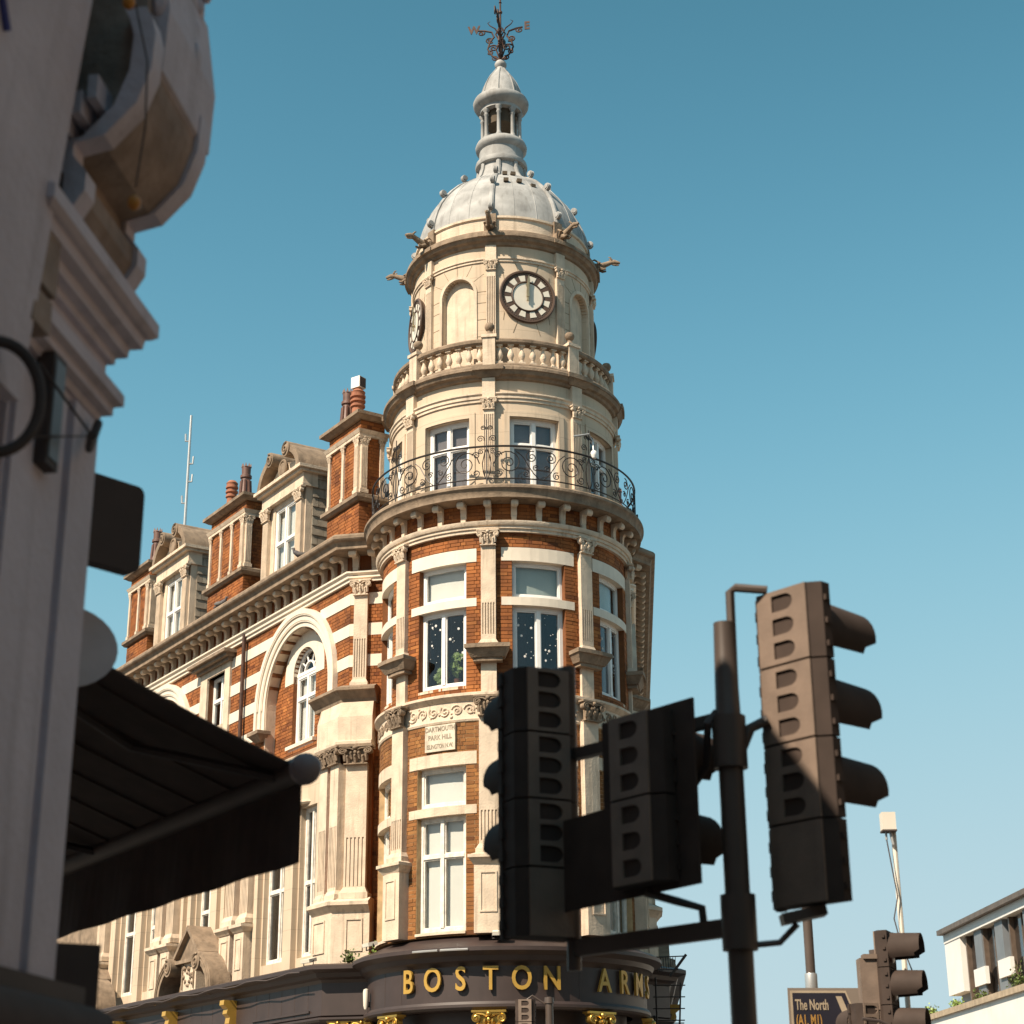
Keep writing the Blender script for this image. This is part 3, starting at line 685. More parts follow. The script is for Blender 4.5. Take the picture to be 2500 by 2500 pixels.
# ---- lantern
def rlathe(name, prof, m, parent=pub, n=48, smooth=40):
    b = MB(); b.lathe(prof, n, (AX, AY, 0)); return part(name, b, m, parent, smooth)
lan = rlathe('lantern_base', [(0.50, 23.60), (0.60, 23.63), (0.615, 23.68), (0.60, 23.75), (0.53, 23.78), (0.52, 23.82), (0.52, 24.06), (0.55, 24.09), (0.60, 24.14), (0.61, 24.21), (0.58, 24.29), (0.50, 24.35), (0.3, 24.36)], LEAD)
for a in PIL:
    sa, ca = math.sin(RAD(a)), math.cos(RAD(a)); b = MB()
    b.lathe([(0.075, 24.33), (0.075, 24.38), (0.055, 24.41), (0.048, 24.45), (0.044, 24.95), (0.06, 24.97), (0.06, 25.0), (0.046, 25.01), (0.046, 25.05), (0.085, 25.10), (0.085, 25.14)], 10, (AX + 0.44 * sa, AY - 0.44 * ca, 0)); part('column', b, LEAD, lan, 40)
    b = MB(); b.tube([(AX + 0.44 * sa, AY - 0.44 * ca, 25.1), (AX + 0.44 * math.sin(RAD(a + 11)), AY - 0.44 * math.cos(RAD(a + 11)), 25.24), (AX + 0.43 * math.sin(RAD(a + 22.5)), AY - 0.43 * math.cos(RAD(a + 22.5)), 25.27), (AX + 0.44 * math.sin(RAD(a + 34)), AY - 0.44 * math.cos(RAD(a + 34)), 25.24), (AX + 0.44 * math.sin(RAD(a + 45)), AY - 0.44 * math.cos(RAD(a + 45)), 25.1)], 0.05, 6); part('arch', b, LEAD, lan, 40)
cap_ = rlathe('lantern_roof', [(0.2, 25.14), (0.5, 25.14), (0.50, 25.22), (0.55, 25.25), (0.62, 25.30), (0.655, 25.36), (0.665, 25.43), (0.64, 25.49), (0.58, 25.52), (0.50, 25.56), (0.485, 25.66), (0.44, 25.84), (0.37, 26.02), (0.28, 26.18), (0.18, 26.32), (0.11, 26.42), (0.10, 26.47), (0.14, 26.52), (0.145, 26.58), (0.11, 26.65), (0.05, 26.68)], LEAD)
for a in PIL:
    sa, ca = math.sin(RAD(a)), math.cos(RAD(a)); b = MB()
    b.tube([(AX + (r + 0.004) * sa, AY - (r + 0.004) * ca, z) for r, z in ((0.50, 25.56), (0.485, 25.66), (0.44, 25.84), (0.37, 26.02), (0.28, 26.18), (0.18, 26.32), (0.115, 26.42))], 0.018, 5); part('rib', b, LEAD, cap_, 40)
rlathe('lantern_shade_core', [(0.05, 24.75), (0.33, 24.8), (0.36, 25.2), (0.05, 25.2)], DARKOPEN, lan)  # added dark core standing in for the shade inside the lantern
# lead rolls: thin standing seams between the ribs
for a in [-6.5 + 45 * k + 15 * j for k in range(8) for j in (1, 2)]:
    sa, ca = math.sin(RAD(a)), math.cos(RAD(a)); b = MB(); b.tube([(AX + r * sa, AY - r * ca, z) for r, z in DP[:10]], 0.009, 4); part('lead_roll', b, LEAD, dome)
# ---- weather vane
b = MB(); b.tube([(AX, AY, 26.6), (AX, AY, 28.6)], [0.03, 0.02], 8); b.lathe([(0.0, 28.03), (0.05, 28.06), (0.05, 28.1), (0.0, 28.13)], 8, (AX, AY, 0)); b.lathe([(0.0, 28.33), (0.04, 28.36), (0.0, 28.4)], 8, (AX, AY, 0))
wv = part('weather_vane', b, RUST, pub, 40)
for k, ch in enumerate('WNES'):
    a = RAD(-98 + 90 * k); sa, ca = math.sin(a), math.cos(a)
    def Q(r, z): return (AX + r * 1.3 * sa, AY - r * 1.3 * ca, z)
    b = MB()
    b.tube([Q(0.02, 26.72), Q(0.16, 26.85), Q(0.24, 27.05), Q(0.20, 27.25), Q(0.12, 27.38), Q(0.16, 27.52), Q(0.30, 27.58), Q(0.42, 27.60)], 0.024, 5)
    b.tube([Q(0.13 + p, 27.06 + q) for p, q in spiral((0, 0), 0.10, 0.02, 1.5, 0.5, 16)], 0.02, 5)
    b.tube([Q(0.36 + p, 27.52 + q) for p, q in spiral((0, 0), 0.08, 0.015, 1.4, 2.0, 14)], 0.018, 5)
    b.tube([Q(0.10 + p, 26.78 + q) for p, q in spiral((0, 0), 0.08, 0.015, 1.4, 3.5, 14)], 0.018, 5)
    b.tube([Q(0.02, 27.4), Q(0.10, 27.62), Q(0.20, 27.72), Q(0.24, 27.80), Q(0.19, 27.84)], [0.016, 0.018, 0.014, 0.011, 0.006], 5)
    b.tube([Q(0.20 + p, 27.30 + q) for p, q in spiral((0, 0), 0.09, 0.02, 1.5, 4.0, 14)], 0.02, 5)
    b.tube([Q(0.02, 26.75), Q(0.08, 27.0), Q(0.02, 27.25), Q(0.09, 27.45), Q(0.03, 27.62)], 0.02, 5)
    b.tube([Q(0.20 + p, 26.93 + q) for p, q in spiral((0, 0), 0.07, 0.015, 1.4, 1.0, 14)], 0.018, 5)
    part('scroll_arm', b, RUST, wv, 40)
    put('compass_letter', TX_WE[ch], wv, loc=Q(0.50, 27.62), rz=RAD(-8) if k % 2 == 0 else RAD(62))
# ---- balcony railing
RR = 2.86; FRl = TF(RR)
def UR(a): return RR * RAD(a)
b = MB()
for z, r in ((15.43, 0.022), (14.72, 0.014)): b.tube([FRl(UR(-125 + 2.5 * i), 0, z) for i in range(107)], r, 6)
rl = part('balcony_railing', b, IRON, pub, 40)
for a in PIL[:-1]:
    b = MB(); fin = abs(a) < 10 or abs(a - 38.5) < 3 or abs(a + 51.5) < 3
    b.tube([FRl(UR(a), 0, 14.6), FRl(UR(a), 0, 15.46)], 0.015, 6)
    if fin:
        b.tube([FRl(UR(a), 0, 15.4), FRl(UR(a), 0, 16.02)], 0.011, 5)
        for s in (-1, 1):
            for dx, dz, r0, a0 in ((0.13, 15.60, 0.085, 3.6), (0.075, 15.84, 0.06, 3.8), (0.12, 15.32, 0.07, 2.4)):
                b.tube([FRl(UR(a) + s * (dx + p), 0, dz + q) for p, q in spiral((0, 0), r0, 0.015, 1.6, a0, 18, -1)], 0.010, 5)
    part('post', b, IRON, rl, 40)
    for s in (-1, 1):
        b = MB()
        def T(p, q): return FRl(UR(a) + s * p, 0, 14.70 + q)
        def sp(cx, cz, r0, t, a0, sg=1, th=0.011): b.tube([T(p, q) for p, q in spiral((cx, cz), r0, 0.02, t, a0, 30, sg)], th, 5)
        b.tube([T(*p) for p in ((0.02, 0.02), (0.07, 0.16), (0.09, 0.36), (0.05, 0.55), (0.0, 0.70))], 0.011, 5)
        sp(0.45, 0.36, 0.30, 2.1, 3.14, -1, 0.012); sp(0.22, 0.54, 0.085, 1.5, 0.0); sp(0.22, 0.15, 0.10, 1.5, 0.0, -1)
        b.tube([T(*p) for p in ((0.60, 0.62), (0.74, 0.50), (0.84, 0.32), (0.95, 0.15), (1.06, 0.04))], 0.011, 5)
        sp(0.92, 0.50, 0.14, 1.7, 1.2); sp(0.80, 0.13, 0.09, 1.5, 2.0, -1); sp(1.0, 0.26, 0.07, 1.4, 0.5)
        part('scroll_panel', b, IRON, rl, 40)
# ---- wings
CL = Vector((-3.531, 36.60)); FL = Fr(CL, -56.7, left=True); FCL = Fr(CL, -11)
CR = Vector((2.62, 37.65)); FRW = Fr(CR, 86.5); FCR = Fr(CR, 48, left=True)
LEN = 12.9
def xy(p): return (p[0], p[1])
PL = [xy(FL(LEN, 0, 0)), xy(CL), xy(FCL(0.78, 0, 0))]
PR = [xy(FCR(0.78, 0, 0)), xy(CR), xy(FRW(LEN, 0, 0))]
def sub(path, a, b):            # the same path with its two ends shortened
    return [a] + path[1:-1] + [b]
POT1 = None
def pots():
    b = MB(); b.lathe([(0.13, 0), (0.15, 0.02), (0.15, 0.1), (0.115, 0.2), (0.10, 0.55), (0.13, 0.57), (0.13, 0.63), (0.10, 0.65), (0.105, 0.85), (0.07, 0.85), (0.07, 0.4)], 16, cap=False)
    for k in range(8):
        a = 2 * math.pi * k / 8; b.tube([(0.135 * math.cos(a), 0.135 * math.sin(a), 0.02), (0.105 * math.cos(a), 0.105 * math.sin(a), 0.5)], 0.028, 5)
        c, s = math.cos(a), math.sin(a); b.tube([(0.09 * c, 0.09 * s, 0.84), (0.10 * c, 0.10 * s, 0.94)], [0.035, 0.004], 4)
    A = b.mesh('crown_pot', TERRAD, 35)
    b = MB(); b.lathe([(0.11, 0), (0.10, 0.3), (0.13, 0.32), (0.13, 0.36), (0.105, 0.37), (0.105, 0.41), (0.135, 0.43), (0.135, 0.47), (0.105, 0.48), (0.105, 0.52), (0.135, 0.54), (0.135, 0.58), (0.12, 0.59), (0.12, 0.64), (0.13, 0.66), (0.08, 0.72), (0.03, 0.73)], 16)
    B = b.mesh('vented_pot', TERRA, 35); return A, B
POTA, POTB = pots()
def brick_face(b, F, u0, u1, z0, z1, ops=()): lay(b, F, brick_list(u0, u1, z0, z1, list(ops)), depth=0.06)
def side_frame(F, u): 
    lf = F.sg < 0; p = F(u, 0, 0); return Fr((p[0], p[1]), math.degrees(F.az) + (90 if lf else -90), left=not lf)
def chimney(F, u0, u1, dep, npil, potlist, bricks=True):
    Fs = side_frame(F, u0); W = u1 - u0
    b = MB(); b.box(F, u0 + 0.01, u1 - 0.01, -dep + 0.01, -0.01, 14.5, 17.5); ch = part('chimney_stack', b, MORTD, pub)
    if bricks:
        b = MB()
        for z0, z1 in ((14.62, 15.50), (15.68, 17.05), (17.2, 17.47)): brick_face(b, F, u0, u1, z0, z1); brick_face(b, Fs, 0.0, dep, z0, z1)
        part('brickwork', b, BRICK, ch)['kind'] = 'stuff'
    def band(nm, z0, z1, p0, p1, m):
        vs = []
        for z, p in ((z0, p0), (z1, p1)): vs += [F(u0 - p, p, z), F(u1 + p, p, z), F(u1 + p, -dep - p, z), F(u0 - p, -dep - p, z)]
        g = MB(); g.add(vs, [(0, 1, 2, 3), (4, 5, 6, 7), (0, 1, 5, 4), (1, 2, 6, 5), (2, 3, 7, 6), (3, 0, 4, 7)]); return g
    g = band('', 15.50, 15.56, 0.06, 0.11, STONE2); g2 = band('', 15.56, 15.64, 0.12, 0.12, STONE2); g.add(g2.v, g2.f); g2 = band('', 15.64, 15.69, 0.10, 0.05, STONE2); g.add(g2.v, g2.f); part('plinth', g, STONE2, ch)
    g = band('', 17.05, 17.12, 0.05, 0.05, STONE); g2 = band('', 17.12, 17.20, 0.06, 0.10, STONE); g.add(g2.v, g2.f); part('entablature', g, STONE, ch)
    g = band('', 17.46, 17.53, 0.06, 0.16, STONE2); g2 = band('', 17.53, 17.61, 0.18, 0.18, STONE2); g.add(g2.v, g2.f); g2 = band('', 17.61, 17.68, 0.15, -0.02, STONE2); g.add(g2.v, g2.f); part('cornice', g, STONE2, ch)
    for Fx, a, c, n in ((F, u0 + 0.09, u1 - 0.09, npil), (Fs, 0.08, dep - 0.08, 2)):
        for i in range(n):
            u = a + (c - a) * i / (n - 1); big = (Fx is Fs and i == 0) or (Fx is F and i == 0); wd = 0.16 if big else 0.10
            g = MB(); pj = 0.06 if big else 0.045
            g.box(Fx, u - wd / 2, u + wd / 2, -0.02, pj, 15.76, 16.86); g.box(Fx, u - wd * 0.66, u + wd * 0.66, -0.02, pj + 0.02, 15.685, 15.77)
            if big:
                for k in range(4): g.box(Fx, u - wd / 2 + wd * (k * 2 + 0.5) / 8, u - wd / 2 + wd * (k * 2 + 1.5) / 8, 0, pj + 0.008, 15.85, 16.8)
            part('pilaster', g, STONE, ch)
            put('capital', CAPM, ch, loc=Fx(u, pj - 0.03, 16.86), rz=Fx.a(u), sc=(wd * 1.15, 0.12, 0.165))
    for u, me, s in potlist: put('chimney_pot', me, ch, loc=F(u, -dep / 2 + 0.12, 17.64), sc=tuple(x * 1.14 for x in s))
    return ch
def dormer(F, u0, u1, bricks=True):
    uc = (u0 + u1) / 2; hw = 0.55; b = MB(); dep = 1.3
    b.box(F, u0 + 0.06, uc - hw, -0.22, -0.02, 14.6, 17.1); b.box(F, uc + hw, u1 - 0.06, -0.22, -0.02, 14.6, 17.1); b.box(F, uc - hw, uc + hw, -0.22, -0.02, 16.62, 17.1)
    dm = part('dormer', b, STONE, pub)
    window(F, dm, uc, hw, 14.7, 16.62, rec=0.05, trans=(15.72,), blind=0.9, fr=0.06)
    for s in (u0 + 0.24, u1 - 0.24): 
        g = MB(); g.box(F, s - 0.14, s + 0.14, -0.03, 0.08, 14.6, 16.42)
        for k in range(5): g.box(F, s - 0.12 + k * 0.05, s - 0.095 + k * 0.05, 0.07, 0.092, 14.9, 16.35)
        part('pilaster', g, STONE, dm); put('capital', CAPM, dm, loc=F(s, 0.05, 16.42), rz=F.az, sc=(0.30, 0.26, 0.27))
    g = MB(); g.box(F, u0 - 0.0, u1 + 0.0, -0.3, 0.11, 16.74, 16.80); g.box(F, u0 + 0.02, u1 - 0.02, -0.3, 0.085, 16.80, 17.08); g.box(F, u0 - 0.07, u1 + 0.07, -0.7, 0.19, 17.08, 17.15); g.box(F, u0 - 0.13, u1 + 0.13, -0.7, 0.26, 17.15, 17.23)
    part('entablature', g, STONE, dm)
    # broken segmental pediment: two curved horns ending in scrolls, with a cartouche between
    Rr = (u1 - u0) / 2 + 0.02
    for sg in (-1, 1):
        g = MB(); pts = []
        for i in range(9):
            t = RAD(6 + 60 * i / 8); pts.append((uc + sg * Rr * math.cos(t), 17.14 + Rr * 0.80 * math.sin(t)))
        ins = [(uc + sg * (Rr - 0.16) * math.cos(RAD(6 + 60 * i / 8)), 17.14 + (Rr - 0.16) * 0.76 * math.sin(RAD(6 + 60 * i / 8))) for i in range(9)]
        g.extr(pts + ins[::-1], lambda a, c, s: F(a, -1.3 + 1.53 * s, c))
        cx, cz = pts[-1][0] - sg * 0.04, pts[-1][1] - 0.13
        g.tube([F(cx, -1.3, cz), F(cx, 0.26, cz)], 0.19, 14)
        g.tube([F(cx + sg * p, 0.27, cz + q) for p, q in spiral((0, 0), 0.175, 0.03, 1.6, 1.2, 18)], 0.026, 5)
        part('pediment_scroll', g, STONE2, dm, 40)
    g = MB(); g.extr([(uc - Rr + 0.2, 17.22), (uc + Rr - 0.2, 17.22), (uc + 0.45, 17.6), (uc - 0.45, 17.6)], lambda a, c, s: F(a, -0.4 + 0.42 * s, c)); part('tympanum', g, STONE, dm)
    g = MB(); g.tube([F(uc, -0.1, 17.52), F(uc, 0.12, 17.52)], [0.2, 0.15], 14); g.tube([F(uc + 0.17 * math.cos(t), 0.1, 17.52 + 0.21 * math.sin(t)) for t in [2 * math.pi * i / 18 for i in range(18)]], 0.035, 5, True); part('cartouche', g, STONE2, dm, 40)
    # cheeks clad in slates, one by one on the near side
    Fs = side_frame(F, u0 + 0.05); g = MB(); g.box(Fs, 0.2, dep, -0.12, -0.012, 14.6, 17.1); ck = part('cheek', g, SLATED, dm)
    k = 0; z = 14.62
    while z < 17.0:
        u = 0.19 - (0.15 if k % 2 else 0)
        while u < dep:
            p, q = max(u, 0.19), min(u + 0.30, dep)
            if q - p > 0.05:
                g = MB(); j = random.uniform(0, 0.006); vs = [Fs(p + 0.005, -0.02, z), Fs(q - 0.005, -0.02, z), Fs(q - 0.005, 0.022 + j, z), Fs(p + 0.005, 0.022 + j, z), Fs(p + 0.005, -0.02, z + 0.27), Fs(q - 0.005, -0.02, z + 0.27), Fs(q - 0.005, -0.002, z + 0.27), Fs(p + 0.005, -0.002, z + 0.27)]
                g.add(vs, [(0, 1, 2, 3), (4, 5, 6, 7), (0, 1, 5, 4), (1, 2, 6, 5), (2, 3, 7, 6), (3, 0, 4, 7)]); part('slate', g, SLATE, dm)
            u += 0.30
        z += 0.235; k += 1
    Fo = side_frame(F, u1 - 0.05); g = MB(); g.box(Fo, 0.2, dep, -0.05, 0.07, 14.6, 17.1); part('cheek', g, SLATE, dm)
    g = MB(); n = 10; vs = []
    for i in range(n + 1):
        t = math.pi * i / n
        for w_ in (-0.5, -2.2): vs.append(F(uc + (Rr - 0.1) * math.cos(t), w_, 17.15 + 0.62 * (Rr - 0.1) * math.sin(t)))
    g.add(vs, [(2 * i, 2 * i + 1, 2 * i + 3, 2 * i + 2) for i in range(n)] + [tuple(range(0, 2 * n + 2, 2))]); part('dormer_roof', g, LEAD, dm)
    return dm

def wing(F, FC, path, full):
    lf = F.sg < 0
    far = path[0] if lf else path[-1]
    def swp(nm, pts, m, p=path, parent=pub): b = MB(); b.sweep(p, pts); return part(nm, b, m, parent)
    arches = (2.5, 10.3)
    ops = [('a', u, 1.58, 10.42, 11.68) for u in arches] + [('r', 6.42, 7.48, 11.85, 13.2)]
    bands = [(13.15, 13.41), (12.45, 12.72), (11.76, 12.02), (11.06, 11.32)]
    b = MB(); wall(b, F, 0.0, LEN, 10.3, 13.72, ops, -0.25, -0.009); wl = part('brick_wall', b, MORTD, pub)
    b = MB(); wall(b, FC, 0.0, 0.80, 5.5, 13.72, [], -0.3, -0.009); wc = part('brick_wall', b, MORTD, pub)
    bops = [('a', u, 1.9, 11.0, 11.68) for u in arches] + ops + [('r', -1, 20, p, q) for p, q in bands] + [('r', 6.1, 7.9, 11.6, 13.72)]
    if full:
        b = MB(); lay(b, F, brick_list(0.0, LEN, 10.36, 13.70, bops)); part('brickwork', b, BRICK, wl)['kind'] = 'stuff'
        b = MB(); lay(b, FC, brick_list(0.0, 0.78, 5.72, 13.70, [('r', -1, 2, p, q) for p, q in bands[:3]])); part('brickwork', b, BRICK, wc)['kind'] = 'stuff'
    for p, q in bands:
        segs = []; cur = 0.0; zm = p + 0.13
        for a, c in blocked([('a', u, 1.93, 11.0, 11.68) for u in arches] + [('r', 6.12, 7.88, 11.6, 13.72)], zm):
            segs.append((cur, a)); cur = c
        segs.append((cur, LEN))
        for a, c in segs:
            if c > a + 0.05: b = MB(); b.box(F, a, c, -0.1, 0.006, p, q); part('stone_band', b, CREAM, pub)
        if p > 11.5: b = MB(); b.box(FC, 0.0, 0.78, -0.1, 0.006, p, q); part('stone_band', b, CREAM, pub)
    # arched recesses
    for u in arches:
        b = MB(); 
        for r0, r1, w1 in ((1.58, 1.72, 0.035), (1.72, 1.86, 0.075), (1.86, 1.98, 0.12)):
            b.arch(F, u, 11.68, r0, r1, -0.1, w1, n=36)
            for s in (-1, 1): b.box(F, *sorted((u + s * r0, u + s * r1)), -0.1, w1, 11.18, 11.68)
        for r in (1.70, 1.845): b.tube([F(u + r * math.cos(RAD(t)), 0.05 if r < 1.8 else 0.09, 11.68 + r * math.sin(RAD(t))) for t in range(0, 181, 6)], 0.022, 5)
        av = part('archivolt', b, CREAM, pub)
        b = MB(); b.arch(F, u, 11.68, 1.562, 1.60, -0.27, 0.0, n=36)
        for s in (-1, 1): b.box(F, *sorted((u + s * 1.562, u + s * 1.6)), -0.27, 0.0, 10.4, 11.68)
        part('soffit', b, STONE, av)
        for s in (-1, 1):
            b = MB(); uu = u + s * 1.77; b.frus(F, uu, 0.15, 0.08, 10.95, 0.27, 0.22, 11.1); b.box(F, uu - 0.29, uu + 0.29, -0.1, 0.24, 11.1, 11.18); part('arch_corbel', b, STONE2, av)
        Fi = Fr(F(0, -0.25, 0)[:2], math.degrees(F.az), left=lf)
        wo = [('a', u + 0.12, 0.56, 10.6, 12.32)]
        b = MB(); wall(b, Fi, u - 1.58, u + 1.58, 10.42, 13.28, wo, -0.2, -0.009); wi = part('recess_wall', b, MORTD, pub)
        b = MB(); L = [q for q in brick_list(u - 1.58, u + 1.58, 10.42, 13.28, wo + [('a', u + 0.12, 0.95, 12.2, 12.32)]) if math.hypot((q[0] + q[1]) / 2 - u, max(0, q[2] - 11.68)) < 1.62]
        if full: lay(b, Fi, L); part('brickwork', b, BRICK, wi)['kind'] = 'stuff'
        b = MB(); b.arch(Fi, u + 0.12, 12.32, 0.56, 0.98, -0.1, 0.012, n=20)
        for s in (-1, 1): b.box(Fi, *sorted((u + 0.12 + s * 0.56, u + 0.12 + s * 0.98)), -0.1, 0.012, 12.15, 12.32)
        part('inner_arch_band', b, CREAM, av)
        wn = window(Fi, pub, u + 0.12, 0.56, 10.66, 12.30, rec=0.1, trans=(11.75,), blind=1.0, fr=0.07)
        b = MB(); b.arch(Fi, u + 0.12, 12.32, 0.49, 0.56, -0.18, -0.1, n=20); b.box(Fi, u + 0.12 - 0.56, u + 0.12 + 0.56, -0.18, -0.09, 12.29, 12.37); b.arch(Fi, u + 0.12, 12.34, 0.22, 0.26, -0.17, -0.11, n=14)
        for t in (35, 67, 113, 145): b.tube([Fi(u + 0.12 + 0.25 * math.cos(RAD(t)), -0.14, 12.34 + 0.25 * math.sin(RAD(t))), Fi(u + 0.12 + 0.5 * math.cos(RAD(t)), -0.14, 12.34 + 0.5 * math.sin(RAD(t)))], 0.02, 4)
        part('fanlight', b, WHITE, pub)
        b = MB(); n = 14; vs = [Fi(u + 0.12 + 0.5 * math.cos(math.pi * i / n), -0.145, 12.34 + 0.5 * math.sin(math.pi * i / n)) for i in range(n + 1)]; b.add(vs, [tuple(range(n + 1))]); part('pane', b, GLASS, pub)
        b = MB(); b.box(Fi, u - 0.56, u + 0.8, -0.15, 0.1, 10.58, 10.66); b.box(Fi, u - 0.5, u + 0.74, -0.15, 0.05, 10.42, 10.58); part('window_sill', b, CREAM, pub)
    # square window with a hood
    b = MB(); b.box(F, 6.12, 6.42, -0.2, 0.05, 11.6, 13.36); b.box(F, 7.48, 7.88, -0.2, 0.05, 11.6, 13.36); b.box(F, 6.42, 7.48, -0.2, 0.05, 13.2, 13.36); b.box(F, 6.42, 7.48, -0.2, 0.06, 11.72, 11.85); part('window_surround', b, STONE, pub)
    b = MB(); b.box(F, 6.04, 7.96, -0.1, 0.14, 13.36, 13.44); b.box(F, 5.95, 8.05, -0.1, 0.25, 13.44, 13.52); b.box(F, 5.86, 8.14, -0.1, 0.34, 13.52, 13.60); part('window_hood', b, STONE2, pub)
    window(F, pub, 6.95, 0.53, 11.85, 13.2, rec=0.14, trans=(12.6,), blind=None)
    # drainpipe
    b = MB(); b.tube([F(5.25, 0.10, 13.8), F(5.25, 0.10, 10.2)], 0.05, 8); part('drainpipe', b, RUST, pub, 40)
    # entablature
    swp('architrave', [(-0.2, 13.66), (0.06, 13.66), (0.06, 13.73), (0.10, 13.74), (0.10, 13.80), (0.15, 13.84), (0.15, 13.88), (-0.2, 13.88)], CREAM)
    swp('frieze_wall', [(-0.3, 13.88), (0.0, 13.88), (0.0, 14.3), (-0.3, 14.3)], BRICK)
    u = 0.25
    while u < LEN:
        put('modillion', MODIL, pub, loc=F(u, 0.0, 14.0), rz=F.az, sc=(0.9, 0.95, 0.85)); u += 0.475
    for x in (0.12, 0.55): put('modillion', MODIL, pub, loc=FC(x, 0.0, 13.985), rz=FC.az, sc=(1, 1.0, 0.95))
    swp('cornice', [(-0.5, 14.27), (0.40, 14.275), (0.48, 14.285), (0.48, 14.35), (0.49, 14.37), (0.52, 14.43), (0.58, 14.46), (0.60, 14.49), (0.60, 14.55), (0.56, 14.60), (0.2, 14.64), (-0.5, 14.66)], STONE2)
    # mansard behind
    b = MB(); b.add([F(-0.3, -0.5, 14.6), F(LEN, -0.5, 14.6), F(LEN, -1.9, 17.0), F(-0.3, -1.9, 17.0), F(-0.3, -5.5, 17.3), F(LEN, -5.5, 17.3)], [(0, 1, 2, 3), (3, 2, 5, 4)]); part('mansard_roof', b, SLATED, pub)
    if full: chimney(F, -0.28, 1.24, 0.62, 3, [(0.25, POTB, (1.15, 1.15, 0.95)), (0.75, POTA, (1, 1, 0.92))], full)
    chimney(F, 5.72, 7.86, 0.62, 4, [(6.25, POTA, (1, 1, 0.95)), (7.1, POTB, (1.05, 1.05, 1.0))], full)
    chimney(F, 11.9, 13.4, 0.62, 3, [(12.1, POTA, (1, 1, 0.98))], full)
    if full: dormer(F, 2.35, 4.62)
    else:
        b = MB(); b.box(F, 0.5, 1.5, -0.9, 0.12, 14.6, 15.5); part('roof_hatch', b, SLATED, pub); b = MB(); b.box(F, 0.44, 1.56, -0.96, 0.18, 15.5, 15.58); part('hatch_lid', b, LEAD, pub)
        b = MB(); b.tube([F(0.6, 0.2, 14.7), F(0.6, 0.24, 15.8)], 0.025, 6); part('vent_pipe', b, IRON, pub)
    dormer(F, 9.05, 11.3)
    # corner pilaster and its corbel wrapping the angle
    pilaster(FC, pub, 0.26, 0.30, 11.3, 13.67, 0.10, (11.5, 12.35), CAPM)
    e0 = xy(F(1.15, 0, 0)); e1 = xy(FC(0.68, 0, 0)); pw = [e0, path[1], e1] if lf else [e1, path[1], e0]
    swp('corner_corbel', [(-0.05, 10.93), (0.2, 10.93), (0.22, 11.0), (0.34, 11.14), (0.38, 11.16), (0.38, 11.22), (0.2, 11.3), (-0.05, 11.3)], STONE2, pw)
    # first storey
    wins = [(1.3, 2.05), (2.55, 3.78), (6.45, 7.5), (9.7, 10.6), (11.05, 12.35)]
    fo = [('r', a, c, 5.85, 9.05) for a, c in wins]
    b = MB(); wall(b, F, 0.0, LEN + 1.2, 5.4, 10.3, fo, -0.3, 0.0); part('first_floor_wall', b, STONE3, pub)
    for a, c in wins: window(F, pub, (a + c) / 2, (c - a) / 2, 5.85, 9.05, rec=0.12, trans=(7.42,), m=OLDW, glass=GLASSD, blind=0.25, bm=BLIND, fr=0.07)
    for a, c in ((2.1, 2.5), (3.84, 4.02), (5.62, 5.82), (6.05, 6.40), (7.55, 7.75), (8.0, 8.15), (10.65, 11.0), (12.42, 12.75)):
        b = MB(); b.box(F, a, c, -0.05, 0.13, 5.5, 9.3); b.box(F, a - 0.02, c + 0.02, -0.05, 0.15, 9.3, 9.42); part('mullion_pier', b, STONE3, pub)
    b = MB(); b.box(F, 4.58, 4.74, -0.02, 0.02, 5.6, 9.4); b.box(F, 8.86, 8.98, -0.02, 0.02, 5.6, 9.4); part('brick_strip', b, BRICK, pub)
    for uu, wd in ((0.57, 0.34), (4.32, 0.40), (5.08, 0.46), (8.55, 0.42), (9.25, 0.42), (13.1, 0.42)):
        pilaster(F, pub, uu, wd, 6.82 if uu > 1 else 6.8, 9.95, 0.24, (7.05, 8.3), CAPD, caph=1.0)
        if uu > 1:
            b = MB(); b.box(F, uu - wd * 0.62, uu + wd * 0.62, -0.05, 0.32, 5.5, 6.62); b.frus(F, uu, wd * 0.66, 0.34, 6.62, wd * 0.8, 0.42, 6.72); b.box(F, uu - wd * 0.82, uu + wd * 0.82, -0.05, 0.43, 6.72, 6.79)
            pe = part('pedestal', b, STONE, pub); g = MB(); h = wd * 0.38
            g.box(F, uu - h, uu - h + 0.03, 0.31, 0.34, 5.8, 6.5); g.box(F, uu + h - 0.03, uu + h, 0.31, 0.34, 5.8, 6.5); g.box(F, uu - h + 0.03, uu + h - 0.03, 0.31, 0.34, 6.47, 6.5); g.box(F, uu - h + 0.03, uu + h - 0.03, 0.31, 0.34, 5.8, 5.83); part('panel_moulding', g, STONE, pe)
    # curved stone bow over the first windows
    Fb = Fr(F(2.5, -1.2, 0)[:2], math.degrees(F.az), R=1.45)
    b = MB(); b.prof(Fb, [(-0.4, 9.1), (0.02, 9.1), (0.05, 9.14), (0.02, 9.18), (0.0, 9.22), (0.0, 9.72), (0.04, 9.75), (0.07, 9.80), (-0.4, 9.82)], -1.25, 1.25, 20); part('bow_head', b, STONE3, pub, 30)
    # entablature over the first-floor order and the corner pier
    swp('pier_block', [(-0.1, 9.93), (0.30, 9.93), (0.34, 10.0), (0.34, 10.06), (0.28, 10.09), (0.28, 10.6), (0.2, 10.93), (-0.1, 10.93)], STONE, [xy(F(0.85, 0, 0)), path[1], xy(FC(0.62, 0, 0))] if lf else [xy(FC(0.62, 0, 0)), path[1], xy(F(0.85, 0, 0))])
    p2 = [xy(F(0.72, 0, 0)), path[1], xy(FC(0.66, 0, 0))]; p2 = p2 if lf else p2[::-1]
